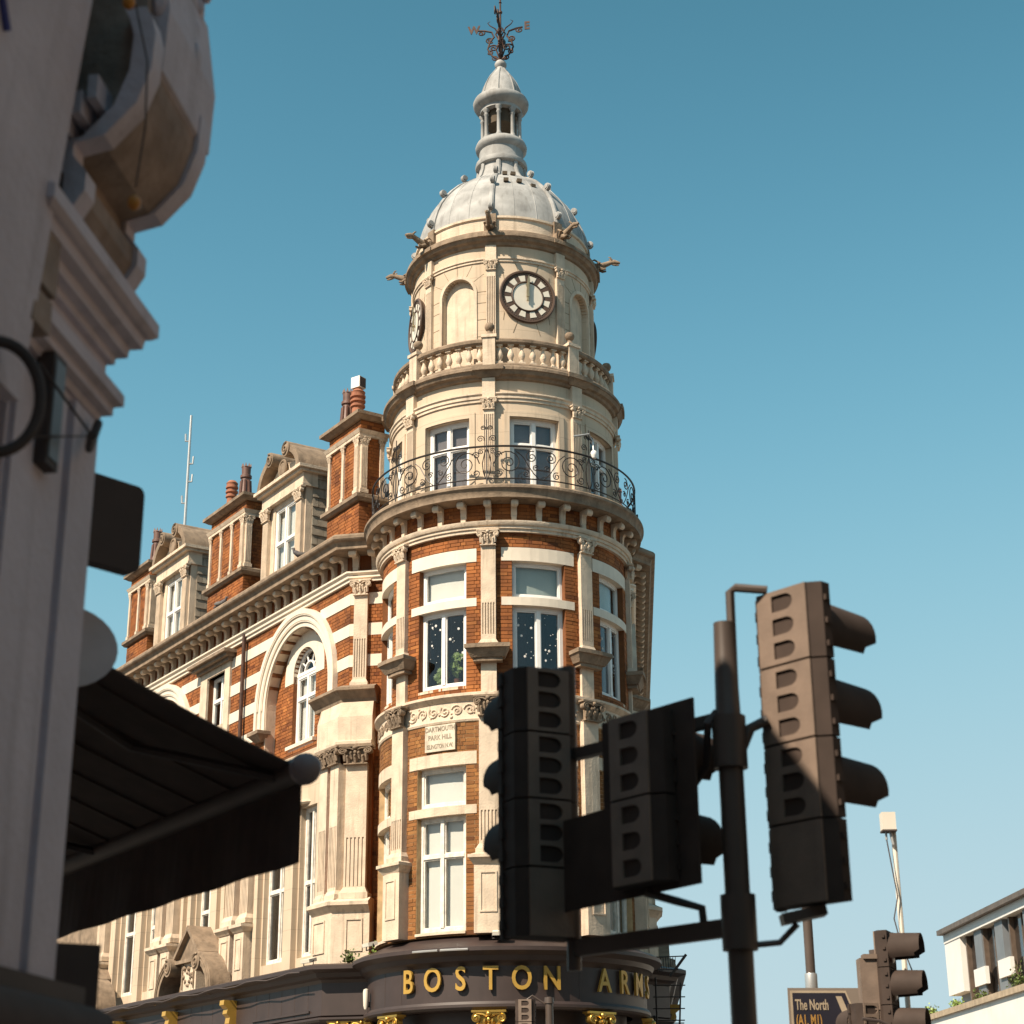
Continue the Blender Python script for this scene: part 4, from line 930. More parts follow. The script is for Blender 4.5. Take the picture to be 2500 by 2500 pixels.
    swp('pier', [(-0.1, 6.8), (0.12, 6.8), (0.12, 9.93), (-0.1, 9.93)], BRICK, [xy(F(0.9, 0, 0)), path[1], xy(FC(0.6, 0, 0))] if lf else [xy(FC(0.6, 0, 0)), path[1], xy(F(0.9, 0, 0))])
    swp('pier_pedestal', [(-0.1, 5.45), (0.34, 5.45), (0.34, 6.52), (0.37, 6.56), (0.44, 6.64), (0.47, 6.66), (0.47, 6.73), (0.36, 6.78), (0.30, 6.82), (-0.1, 6.82)], STONE, p2)
    pilaster(F, pub, 0.02, 0.36, 6.8, 9.95, 0.27, (7.05, 8.3), CAPD, caph=1.0); pilaster(FC, pub, 0.30, 0.46, 6.8, 9.95, 0.27, (7.05, 8.05), CAPD, caph=0.85)
    for Fx, a, c in ((F, 0.12, 0.62), (FC, 0.16, 0.52)):
        g = MB(); g.box(Fx, a, a + 0.03, 0.33, 0.362, 5.75, 6.4); g.box(Fx, c - 0.03, c, 0.33, 0.362, 5.75, 6.4); g.box(Fx, a + 0.03, c - 0.03, 0.33, 0.362, 6.37, 6.4); g.box(Fx, a + 0.03, c - 0.03, 0.33, 0.362, 5.75, 5.78); part('panel_moulding', g, STONE, pub)
    # dark shopfront: ledge, fascia, wall below
    swp('shop_cornice', [(-0.2, 5.12), (0.55, 5.12), (0.60, 5.18), (0.70, 5.22), (0.74, 5.30), (0.86, 5.34), (0.90, 5.36), (0.90, 5.43), (0.80, 5.47), (-0.2, 5.54)], DARKP)
    swp('fascia', [(-0.2, 4.46), (0.50, 4.46), (0.55, 4.50), (0.55, 5.12), (-0.2, 5.12)], DARKP)
    swp('fascia_moulding', [(0.3, 4.36), (0.58, 4.38), (0.62, 4.42), (0.62, 4.46), (0.3, 4.46)], DARKP)
    swp('shopfront', [(-0.3, 0.0), (0.25, 0.0), (0.25, 4.37), (-0.3, 4.37)], DARKP)
    for u in (3.86, 7.07, 10.3):
        b = MB(); pr = [(0.5, 5.1), (0.85, 5.1), (0.86, 5.0), (0.76, 4.92), (0.78, 4.82), (0.70, 4.74), (0.72, 4.62), (0.64, 4.5), (0.64, 4.3), (0.5, 4.3)]
        b.extr(pr, lambda a, z, s: F(u - 0.11 + 0.22 * s, a, z)); part('gilt_bracket', b, GOLDP, pub)
    for u in (0.35, 0.95, 1.55, 2.15, 2.75, 5.0, 5.6, 6.2): b = MB(); b.box(F, u, u + 0.018, 0.5, 0.553, 4.5, 5.12); part('fascia_joint', b, BLACKM, pub)
    b = MB(); b.box(F, 0.25, 2.9, 0.55, 0.585, 4.58, 4.62); part('fascia_rail', b, DARKP, pub)
    for u in (1.2, 2.9, 4.8, 6.6): b = MB(); b.box(F, u, u + 1.1, 0.24, 0.27, 0.9, 3.9); part('shop_window', b, GLASSD, pub)
    # broken pediments standing on the ledge
    for uc in (6.3, 13.2):
        for sg in (-1, 1):
            g = MB(); pts = []; ins = []
            for i in range(11):
                t = RAD(-8 + 82 * i / 10); pts.append((uc + sg * (0.55 + 1.05 * math.cos(t)), 5.42 + 0.92 * math.sin(t))); ins.append((uc + sg * (0.55 + 0.80 * math.cos(t)), 5.42 + 0.66 * math.sin(t)))
            g.extr(pts + ins[::-1], lambda a, c, s: F(a, 0.28 + 0.5 * s, c))
            cx, cz = uc + sg * 0.80, 5.42 + 0.66
            g.tube([F(cx, 0.26, cz), F(cx, 0.82, cz)], 0.21, 16); g.tube([F(cx + sg * p, 0.83, cz + q) for p, q in spiral((0, 0), 0.19, 0.04, 1.7, 1.0, 22)], 0.026, 5)
            for r in (0.9, 0.97): g.tube([F(uc + sg * (0.55 + r * 1.02 * math.cos(RAD(-8 + 8.2 * i))), 0.79, 5.42 + (r - 0.12) * math.sin(RAD(-8 + 8.2 * i))) for i in range(10)], 0.02, 5)
            part('pediment_scroll', g, STONE2, pub, 40)
        g = MB(); g.box(F, uc - 0.42, uc + 0.42, 0.1, 0.62, 5.45, 6.2); part('carved_panel', g, STONE, pub)
        g = MB()
        for k in range(16): g.ball(F(uc + random.uniform(-0.26, 0.26), 0.62, random.uniform(5.62, 6.05)), random.uniform(0.03, 0.07), n=6, m=4)
        g.box(F, uc - 0.34, uc - 0.30, 0.6, 0.65, 5.55, 6.12); g.box(F, uc + 0.30, uc + 0.34, 0.6, 0.65, 5.55, 6.12); part('carving', g, STONE2, pub, 45)
        g = MB(); g.extr([(uc - 0.62, 6.2), (uc + 0.62, 6.2), (uc + 0.62, 6.27), (uc, 6.88), (uc - 0.62, 6.27)], lambda a, c, s: F(a, 0.1 + 0.5 * s, c))
        for sg in (-1, 1): g.add([F(uc + sg * 0.72, 0.1, 6.22), F(uc + sg * 0.72, 0.72, 6.22), F(uc, 0.72, 6.86), F(uc, 0.1, 6.86), F(uc + sg * 0.72, 0.1, 6.33), F(uc + sg * 0.72, 0.72, 6.33), F(uc, 0.72, 6.97), F(uc, 0.1, 6.97)], [(0, 1, 2, 3), (4, 5, 6, 7), (0, 1, 5, 4), (1, 2, 6, 5), (2, 3, 7, 6), (3, 0, 4, 7)])
        g.box(F, uc - 0.74, uc + 0.74, 0.1, 0.72, 6.13, 6.21); part('pediment', g, STONE2, pub)
wing(FL, FCL, PL, True)
wing(FRW, FCR, PR, False)
# body of the building behind both wings
b = MB(); q = [FL(LEN, -0.3, 0), FL(LEN, -7, 0), FRW(LEN, -0.3, 0)]
def vwall(p, r, z0, z1): b.add([(p[0], p[1], z0), (r[0], r[1], z0), (r[0], r[1], z1), (p[0], p[1], z1)], [(0, 1, 2, 3)])
vwall(q[0], q[1], 0, 16.9); vwall(q[1], q[2], 0, 16.9); part('rear_wall', b, BRICK, pub)
b = MB(); P_ = [FL(LEN, -0.3, 14.6), FL(0, -0.3, 14.6), (AX, AY, 14.6), FRW(0, -0.3, 14.6), FRW(LEN, -0.3, 14.6), FL(LEN, -7, 14.6)]; b.add(P_, [(0, 1, 2), (0, 2, 5), (2, 3, 4), (2, 4, 5)]); part('flat_roof', b, LEAD, pub)
for z in (5.3, 9.95, 13.9): 
    b = MB(); b.lathe([(0.01, z), (2.3, z), (2.3, z + 0.12), (0.01, z + 0.12)], 24, (AX, AY, 0)); part('floor_slab', b, DARKIN, pub)
    b = MB(); b.add([(p[0], p[1], z) for p in P_], [(0, 1, 2), (0, 2, 5), (2, 3, 4), (2, 4, 5)]); part('floor_slab', b, DARKIN, pub)
b = MB(); b.lathe([(1.2, 5.4), (1.2, 17.0)], 16, (AX, AY, 0)); part('inner_partition', b, DARKIN, pub)
for F in (FL, FRW):
    b = MB(); b.box(F, 0.3, LEN, -2.2, -2.1, 5.4, 14.5); part('inner_partition', b, DARKIN, pub)

# ---- tower shopfront
RF = 2.76
ring('shop_cornice', RF, [(-0.5, 5.13), (0.0, 5.13), (0.05, 5.19), (0.12, 5.22), (0.16, 5.31), (0.27, 5.36), (0.31, 5.38), (0.31, 5.45), (0.22, 5.50), (-0.05, 5.60), (-0.3, 5.72), (-0.5, 5.72)], DARKP, a0=-110, a1=133)
fa = ring('fascia', RF, [(-0.4, 4.5), (0.0, 4.5), (0.0, 5.13), (-0.4, 5.13)], DARKP, a0=-104, a1=128)
ring('fascia_moulding', RF, [(-0.3, 4.36), (0.03, 4.36), (0.07, 4.40), (0.07, 4.45), (0.04, 4.50), (-0.3, 4.50)], DARKP, a0=-104, a1=128)
ring('shopfront', 2.35, [(-0.2, 0.0), (0.0, 0.0), (0.0, 4.4), (-0.2, 4.4)], DARKP, a0=-104, a1=128)
FF = TF(RF)
for ch, a in zip('BOSTONARMS', (-40.5, -28.9, -17.3, -5.8, 5.8, 17.4, 40.5, 52.0, 63.5, 75.0)):
    put('fascia_letter', LETTERS[ch], fa, loc=FF(RF * RAD(a), 0.055, 4.885), rz=RAD(a))
for a in (-57, -46, 29.2, 86): b = MB(); b.box(FF, RF * RAD(a), RF * RAD(a) + 0.016, -0.02, 0.003, 4.5, 5.13); part('fascia_joint', b, BLACKM, fa)
for a in PIL:
    if not -60 < a < 100: continue
    b = MB(); c = RF * RAD(a); b.box(FF, c - 0.20, c + 0.20, -0.4, 0.0, 0.0, 3.86, 2); b.box(FF, c - 0.26, c + 0.26, -0.4, 0.06, 0.0, 0.5, 2); cl = part('shop_pilaster', b, DARKP, pub)
    put('capital', CAPG, cl, loc=FF(c, -0.06, 3.88), rz=RAD(a), sc=(0.40, 0.45, 0.40))
for a in BAY[2:6]:
    b = MB(); F_ = TF(2.35); c = 2.35 * RAD(a); b.box(F_, c - 0.6, c + 0.6, 0.0, 0.03, 0.9, 3.9); part('shop_window', b, GLASSD, pub)
for u in (0.62, 0.12): put('capital', CAPG, pub, loc=FCL(u if u < 0.3 else 0.6, 0.42, 3.95), rz=FCL.az, sc=(0.30, 0.4, 0.40))
# ------------------------------------------------------------------ things on and round the pub
def leaf_clump(b, c, rx, rz, n, s, rs):
    for _ in range(n):
        p = Vector((c[0] + rs.gauss(0, rx * 0.5), c[1] + rs.gauss(0, rx * 0.5), c[2] + abs(rs.gauss(0.3, 0.4)) * rz))
        d = Vector((rs.uniform(-1, 1), rs.uniform(-1, 1), rs.uniform(-0.3, 1))).normalized(); e = d.orthogonal().normalized()
        e = (Matrix.Rotation(rs.uniform(0, 6.28), 3, d) @ e) * s * rs.uniform(0.5, 1.1) * 0.5; d = d * s * rs.uniform(0.6, 1.3)
        b.add([p, p + d * 0.5 + e, p + d, p + d * 0.5 - e], [(0, 1, 2, 3)])
rs = random.Random(3)
for loc, rx, rz, lab in ((FCL(0.30, 0.52, 5.50), 0.13, 0.22, 'small dry weed on the dark ledge below the corner pedestal'), (FCL(0.95, 0.50, 5.50), 0.2, 0.36, 'bushier bright green weed on the dark ledge beside the tower')):
    t = thing('weed', loc, lab, 'plant', 'weeds on the ledge'); b = MB()
    for k in range(7): b.tube([loc, (loc[0] + rs.uniform(-rx, rx), loc[1] + rs.uniform(-rx, rx), loc[2] + rz * rs.uniform(0.5, 1))], [0.008, 0.003], 4)
    part('stem', b, LEAF, t); b = MB(); leaf_clump(b, loc, rx, rz, 170, 0.06, rs); part('leaves', b, LEAFY if rx > 0.15 else LEAF, t)
# houseplants behind the window pane
for a, z, h, lab in ((-33.5, 10.58, 0.42, 'lower leafy houseplant in the snowflake window left pane'), (-24.5, 10.62, 0.62, 'taller broad-leaved houseplant in the snowflake window right pane')):
    p0 = F2(U(a), -0.36, z); t = thing('houseplant', p0, lab, 'houseplant', 'houseplants in the tower window'); b = MB()
    b.lathe([(0.05, 0), (0.08, 0.14), (0.085, 0.14)], 10, p0); part('pot', b, TERRA, t, 40); b = MB(); g = MB()
    for k in range(11):
        u = U(a) + rs.uniform(-0.16, 0.16); zz = z + h * rs.uniform(0.35, 1.0); wv_ = -rs.uniform(0.27, 0.33); c = Vector(F2(u, wv_, zz)); g.tube([(p0[0], p0[1], z + 0.1), c], 0.006, 4)
        n = 9; r = rs.uniform(0.07, 0.11); up_ = Vector((0, 0, 1)); tx_ = Vector((math.cos(RAD(a)), math.sin(RAD(a)), 0)); ang = rs.uniform(-1, 1)
        vs = [c]
        for i in range(n * 2 + 1):
            th = ang + math.pi * (0.12 + 1.76 * i / (n * 2)) - math.pi / 2; rr = r * (1.0 if i % 2 == 0 else 0.72)
            vs.append(c + (tx_ * math.cos(th) + up_ * math.sin(th)) * rr + Vector((0, -0.02 * math.cos(th * 2), 0)))
        b.add(vs, [(0, i, i + 1) for i in range(1, n * 2 + 1)])
    part('leaves', b, LEAFY, t); part('stalks', g, LEAF, t)
def pigeon(loc, az, lab):
    t = thing('pigeon', loc, lab, 'bird', 'pigeons on the cornice'); b = MB()
    b.tube([(0, -0.13, 0.20), (0, -0.10, 0.18), (0, -0.02, 0.13), (0, 0.08, 0.10), (0, 0.17, 0.07), (0, 0.25, 0.05)], [0.03, 0.055, 0.075, 0.065, 0.035, 0.015], 8)
    b.tube([(0, -0.10, 0.16), (0, -0.13, 0.23), (0, -0.14, 0.27), (0, -0.165, 0.265), (0, -0.20, 0.25)], [0.045, 0.032, 0.032, 0.018, 0.004], 8)
    for s in (-1, 1): b.tube([(s * 0.03, 0.0, 0.08), (s * 0.03, -0.01, 0.0), (s * 0.03, -0.05, 0.0)], [0.012, 0.007, 0.006], 5)
    me = b.mesh('body', mat('pigeon_grey_%d' % len(MT), (0.085, 0.075, 0.08), 0.7, var=0.4, scale=30), 50)
    put('body', me, t, loc=loc, rz=RAD(az))
    b = MB()
    for s in (-1, 1): b.ball((s * 0.062, 0.06, 0.125), 0.02, 0.13, 0.05, 8, 5)
    put('wings', b.mesh('wings', SLATED, 50), t, loc=loc, rz=RAD(az))
pigeon(FL(1.68, 0.45, 14.60), -80, 'dark pigeon on the cornice under the nearer dormer')
pigeon(FL(5.98, 0.42, 14.60), 60, 'dark pigeon on the cornice before the middle chimney')
def floodlight(loc, az, lab):
    t = thing('floodlight', loc, lab, 'light', 'floodlights on the ledge'); b = MB(); b.cbox((0, 0, 0.10), 0.14, 0.10, 0.035, Matrix.Rotation(0.25, 3, 'X')); put('housing', b.mesh('housing', WPLAS), t, loc=loc, rz=RAD(az))
    b = MB(); b.tube([(-0.15, 0, 0.1), (-0.15, 0, 0.0), (0.15, 0, 0.0), (0.15, 0, 0.1)], 0.012, 5); put('yoke', b.mesh('yoke', IRON), t, loc=loc, rz=RAD(az))
    b = MB(); b.cbox((0, -0.02, 0.06), 0.12, 0.08, 0.006, Matrix.Rotation(0.25, 3, 'X')); put('lens', b.mesh('lens', GLASSD), t, loc=loc, rz=RAD(az))
floodlight(FL(0.05, 0.72, 5.48), -45, 'pale floodlight on the ledge left of the corner pedestal')
floodlight(F2(U(-60), 0.42, 5.58), -60, 'pale floodlight on the ledge at the tower left edge')
floodlight(F2(U(-2), 0.35, 5.60), -4, 'small floodlight on the ledge beneath the front pilaster')
# strip light and cables on the shop cornice
t = thing('strip_light', FF(RF * RAD(-27), 0.34, 5.42), 'long thin strip light under the tower shop cornice above BOST', 'light')
for a0, a1 in ((-34, -24), (-23, -13)): b = MB(); b.tube([FF(RF * RAD(a0 + (a1 - a0) * i / 6), 0.34, 5.40) for i in range(7)], 0.022, 6); part('tube', b, GREYM, t, 40)
t = thing('cable_run', FL(2, 0.95, 5.3), 'loose black cable hung along the dark shop cornice', 'cable')
b = MB(); b.tube([FL(u * 0.5, 0.93, 5.33 + 0.03 * math.sin(u * 1.7)) for u in range(0, 26)] , 0.016, 5); part('cable', b, BLACKM, t, 40)
# wall lamp at the end of the tower fascia
lp = Vector(FF(RF * RAD(-72), 0.1, 4.72)); t = thing('wall_lamp', lp, 'cream upright wall lamp at left end of the pub name fascia', 'lamp')
b = MB(); b.lathe([(0.0, -0.2), (0.03, -0.19), (0.05, -0.12), (0.06, 0.12), (0.05, 0.18), (0.0, 0.2)], 10, lp); part('shade', b, WPLAS, t, 40); b = MB(); b.cbox((lp.x + 0.07, lp.y + 0.04, lp.z - 0.1), 0.05, 0.03, 0.05); part('bracket', b, IRON, t)
# roof mast
mp = polar(-11.2, 0.33, 47.5); mp.z = 15.0; t = thing('radio_mast', mp, 'slim pale radio mast rising behind the farther dormer', 'antenna')
zt = 1.6 + 47.5 * 0.4311; b = MB(); b.tube([mp, (mp.x, mp.y, zt)], [0.05, 0.035], 8); part('mast', b, GREYM, t, 40)
for z, s in ((zt - 0.8, -1), (zt - 2.05, 1), (zt - 2.7, -1), (zt - 1.5, 1)):
    b = MB(); b.tube([(mp.x, mp.y, z), (mp.x + s * 0.12, mp.y, z), (mp.x + s * 0.13, mp.y, z + 0.22)], 0.03, 6); part('aerial', b, GREYM, t)
# white cowl box on the nearest chimney pot
q = Vector(FL(0.25, -0.19, 18.44)); t = thing('metal_cowl', q, 'white square metal cowl on top of the nearest chimney pot', 'cowl')
b = MB(); b.cbox((q.x, q.y, q.z + 0.15), 0.125, 0.11, 0.135, Matrix.Rotation(RAD(-35), 3, 'Z')); part('box', b, WHITE, t); b = MB(); b.tube([(q.x, q.y, q.z - 0.1), (q.x, q.y, q.z + 0.05)], 0.07, 8); part('spigot', b, TERRA, t)
b = MB(); b.cbox((q.x + 0.11, q.y - 0.07, q.z + 0.15), 0.006, 0.10, 0.12, Matrix.Rotation(RAD(-35), 3, 'Z')); part('grille', b, BLACKM, t)
# security camera and lamp arm on the balcony railing
p = Vector(FRl(UR(41), 0.02, 15.5)); t = thing('security_camera', p, 'small white dome security camera on the right balcony railing post', 'camera')
b = MB(); b.lathe([(0.0, -0.10), (0.05, -0.08), (0.07, -0.02), (0.075, 0.04), (0.05, 0.08), (0.0, 0.1)], 10, p); part('dome', b, WHITE, t, 40); b = MB(); b.tube([p + Vector((0, 0, 0.05)), p + Vector((-0.02, 0.02, 0.3)), p + Vector((-0.1, -0.1, 0.42)), p + Vector((-0.42, -0.2, 0.33))], 0.022, 6); part('arm', b, GREYM, t, 40)
# television aerials beyond the tower
def aerial(az, tan, r, n, vert, lab):
    p = polar(az, tan, r); t = thing('television_aerial', p, lab, 'aerial', 'aerials right of the tower'); b = MB()
    if vert:
        b.tube([p, p + Vector((-0.06, 0, -0.95))], 0.018, 6); part('boom', b, IRON, t); 
        for k in range(n):
            z = -0.05 - 0.9 * k / (n - 1); b = MB(); c = p + Vector((-0.06 * k / n, 0, z)); b.tube([c + Vector((0.09, 0, 0)), c + Vector((-0.55, 0.0, 0.0))], 0.012, 5); part('element', b, IRON, t)
        b = MB(); b.tube([p + Vector((-0.5, 0, 0.1)), p + Vector((-0.5, 0, -1.2))], 0.02, 6); part('mast', b, IRON, t)
    else:
        b.tube([p + Vector((-0.55, 0, 0.0)), p + Vector((0.1, 0, 0.02))], 0.012, 5); b.tube([p + Vector((-0.55, 0, -0.25)), p + Vector((-0.05, 0, -0.24))], 0.012, 5); part('arm', b, IRON, t)
        b = MB(); b.tube([p + Vector((0.12, 0, 0.05)), p + Vector((-0.22, 0, -0.38))], 0.03, 6); part('boom', b, IRON, t)
        b = MB()
        for k in range(9): b.tube([p + Vector((-0.5 + 0.05 * k, 0, 0.0)), p + Vector((-0.46 + 0.045 * k, 0.1, -0.3 + 0.02 * k))], 0.008, 4)
        part('element', b, IRON, t)
aerial(5.18, 0.0958, 36.5, 5, True, 'ladder-like television aerial low at the right edge of the pub')
aerial(5.10, 0.0758, 36.5, 4, True, 'lowest ladder-like aerial cut by the bottom of the frame, right of pub')
aerial(5.2, 0.1095, 36.5, 4, False, 'slanting aerial sticking out right of the pub shop cornice')
# neighbouring house past the far end of the pub
nb_ = thing('terraced_house', FL(16, -3, 0), 'neighbouring terraced house beyond the far end of the pub wing', 'house')
b = MB(); b.box(FL, 13.0, 20, -6, -0.15, 0, 13.4); part('wall', b, STONE2, nb_)
b = MB(); b.extr([(-6.3, 13.4), (0.2, 13.4), (0.2, 13.6), (-3, 16.3), (-6.3, 13.6)], lambda a, z, s: FL(13.25 + 7 * s, a, z)); part('roof', b, SLATED, nb_)
for k in range(3): b = MB(); b.box(FL, 14 + 2 * k, 15 + 2 * k, -0.2, -0.12, 10, 12); part('window', b, GLASSD, nb_)

# ------------------------------------------------------------------ ground
GR = mat('asphalt', (0.055, 0.05, 0.048), 0.9, var=0.3, scale=4, bump=0.3); PV = mat('paving', (0.30, 0.265, 0.225), 0.9, var=0.25, scale=2, bump=0.2); KB = mat('kerb_granite', (0.34, 0.32, 0.30), 0.8, var=0.25, scale=8)
b = MB(); b.add([(-900, -900, 0), (900, -900, 0), (900, 1500, 0), (-900, 1500, 0)], [(0, 1, 2, 3)]); part('road', b, GR, None)['kind'] = 'structure'
b = MB(); b.add([(-900, -900, -0.2), (900, -900, -0.2), (900, 1500, -0.2), (-900, 1500, -0.2)], [(0, 1, 2, 3)]); part('ground', b, PV, None)['kind'] = 'structure'
def pavement(poly):
    b = MB(); b.extr(poly, lambda x, y, s: (x, y, -0.1 + 0.22 * s)); o = part('pavement', b, PV, None); o['kind'] = 'structure'
    b = MB(); n = len(poly)
    cx = sum(p[0] for p in poly) / n; cy = sum(p[1] for p in poly) / n
    ins = [(cx + (x - cx) * 0.985, cy + (y - cy) * 0.985) for x, y in poly]
    vs = [(x, y, 0.125) for x, y in poly] + [(x, y, 0.125) for x, y in ins] + [(x, y, -0.1) for x, y in poly]
    b.add(vs, [(i, (i + 1) % n, n + (i + 1) % n, n + i) for i in range(n)] + [(i, (i + 1) % n, 2 * n + (i + 1) % n, 2 * n + i) for i in range(n)]); k = part('kerb', b, KB, o)
pavement([(-12, -30), (3.0, -30), (3.2, 6), (2.4, 8.8), (0.6, 10.0), (-2, 12), (-14, 30), (-30, 30)])
pavement([(-20, 48), (-8.5, 33.5), (-5, 30.8), (0, 29.8), (4.0, 31.5), (5.6, 35), (7.2, 60), (-10, 75)])
pavement([(13.5, -30), (16, 130), (60, 130), (60, -30)])
pavement([(1.8, 14.6), (4.6, 14.4), (5.0, 18.6), (2.6, 18.8)])
pavement([(-0.8, 27.2), (1.4, 27.2), (1.4, 28.8), (-0.8, 28.8)])
WL = mat('road_paint', (0.72, 0.70, 0.66), 0.7, var=0.15, scale=6)
for k in range(8):
    b = MB(); y = 8 + k * 5; b.add([(6.0, y, 0.004), (6.12, y, 0.004), (6.12, y + 2.4, 0.004), (6.0, y + 2.4, 0.004)], [(0, 1, 2, 3)]); part('road_marking', b, WL, None)['kind'] = 'structure'

# ------------------------------------------------------------------ unseen terraces added behind and beside the camera to shape the light
def terrace(o, az, length, height, depth, lab):
    F = Fr(o, az); t = thing('added_terrace', (o[0], o[1], 0), lab, 'terrace'); b = MB(); ops = []
    n = int(length / 3.2)
    for k in range(n):
        for s in range(3): ops.append(('r', 3.2 * k + 1.0, 3.2 * k + 2.2, 1.0 + 3.4 * s, 3.1 + 3.4 * s))
    wall(b, F, 0, n * 3.2, 0, height, ops, -0.35, 0); part('wall', b, STOCK, t)
    b = MB(); b.box(F, 0, n * 3.2, -depth, -0.4, 0, height - 0.1); part('body', b, DARKIN, t)
    for op in ops: b = MB(); b.box(F, op[1], op[2], -0.2, -0.19, op[3], op[4]); part('window', b, GLASSD, t)
    b = MB(); b.box(F, -0.2, n * 3.2 + 0.2, -0.3, 0.25, height, height + 0.35); part('cornice', b, STONE2, t)
    b = MB(); b.extr([(0.1, height), (-depth - 0.3, height), (-depth / 2, height + 2.2)], lambda a, z, s: F(n * 3.2 * s, a, z)); part('roof', b, SLATED, t)
terrace((13.5, 24), -90, 44, 14, 9, 'brick terrace added outside the frame on the right to shade and bounce light')
terrace((13.5, -11), 180, 40, 14, 9, 'brick terrace added unseen behind the camera to cut the sky light')

# ------------------------------------------------------------------ modern block on the right
cb = polar(13.38, 0.1197, 90.0); zr = cb.z; KM = 1.8
class FrK(Fr):
    def __call__(s, u, w, z): return Fr.__call__(s, u * KM, w * KM, max(0.0, zr + (z - zr) * KM))
FM = FrK((cb.x, cb.y), -88)
mb_ = thing('modern_block', (cb.x, cb.y, 0), 'white modern block with grey fins and recessed windows under a flat roof', 'building')
MW = mat('white_cladding', (0.76, 0.735, 0.69), 0.6, var=0.06, scale=1, streak=0.12); MG = mat('grey_cladding', (0.17, 0.185, 0.20), 0.5, var=0.12, scale=2); MBR = mat('bronze_frame', (0.16, 0.115, 0.085), 0.45, 0.3); MC = mat('stone_coping', (0.42, 0.33, 0.23), 0.8)
b = MB(); b.box(FM, 0.2, 26, -9, -0.28, 0, zr - 0.12); part('wall', b, MG, mb_)
b = MB(); b.box(FM, -1.6, 26, -9.5, 0.42, 0, zr - 2.3); part('wall', b, MW, mb_); b = MB(); b.box(FM, -1.75, 26, -9.5, 0.5, zr - 2.3, zr - 2.16); part('coping', b, MC, mb_)
b = MB(); b.box(FM, 0, 1.5, -0.28, 0.0, zr - 1.72, zr - 0.36); b.box(FM, 0, 0.35, -9, -0.28, zr - 1.72, zr - 0.36); part('end_panel', b, MW, mb_)
b = MB(); b.box(FM, 0, 26, -9.2, 0.02, zr - 0.36, zr - 0.13); part('lintel_band', b, MW, mb_); b = MB(); b.box(FM, -0.12, 26, -9.3, 0.16, zr - 0.125, zr); part('roof', b, MBR, mb_)
for k, (u0, u1) in enumerate(((1.75, 2.5), (3.3, 4.3), (5.5, 6.6), (8.0, 9.4), (11, 12.6))):
    b = MB(); b.box(FM, u0 - 0.1, u0, -0.28, -0.10, zr - 2.1, zr - 0.36); b.box(FM, u1, u1 + 0.1, -0.28, -0.10, zr - 2.1, zr - 0.36); b.box(FM, (u0 + u1) / 2 + 0.1, (u0 + u1) / 2 + 0.16, -0.26, -0.18, zr - 2.1, zr - 0.36); w_ = part('window', b, MBR, mb_)
    b = MB(); b.box(FM, u0, u1, -0.22, -0.21, zr - 2.1, zr - 0.36); part('pane', b, GLASSD, w_)
    b = MB(); b.box(FM, u0, u1, -0.27, -0.265, zr - 2.1, zr - 0.36); part('dark_room', b, DARKIN, w_)
    b = MB(); b.box(FM, u1 + 0.1, u1 + 0.75, -0.28, -0.06, zr - 2.15, zr - 0.36); part('fin', b, MG, mb_)
for u in (2.5, 4.6): b = MB(); b.box(FM, u, u + 1.0, -0.10, 0.0, zr - 1.72, zr - 1.30); part('balcony_panel', b, MW, mb_)
for u in (3.4, 4.3, 6.8, 8.1): b = MB(); b.extr([(u, zr + 0.02), (u + 0.55, zr + 0.16), (u + 0.6, zr + 0.02)], lambda a, z, s: FM(a, -1.2 + 0.9 * s, z)); part('roof_light', b, SLATED, mb_)
rs2 = random.Random(9)
for u, h, lab in ((-1.1, 0.42, 'wispy dry grass tuft at far end of the modern block terrace'), (1.6, 0.3, 'low yellowish shrub on the terrace by the white end panel'), (3.9, 0.3, 'low green shrub on the terrace between the balcony panels'), (6.9, 0.75, 'round dark bush on the modern block terrace near frame edge')):
    p = Vector(FM(u, 0.25, zr - 2.16)); t = thing('terrace_shrub', p, lab, 'shrub', 'shrubs on the modern terrace'); b = MB(); leaf_clump(b, p, 0.32, h * 1.1, 240, 0.12, rs2); part('leaves', b, LEAF if u > 3 else LEAFY, t)
    b = MB()
    for k in range(8): b.tube([p, p + Vector((rs2.uniform(-0.2, 0.2), rs2.uniform(-0.2, 0.2), h * 1.2 * rs2.uniform(0.6, 1.3)))], 0.008, 4)
    part('stem', b, STONE2, t)

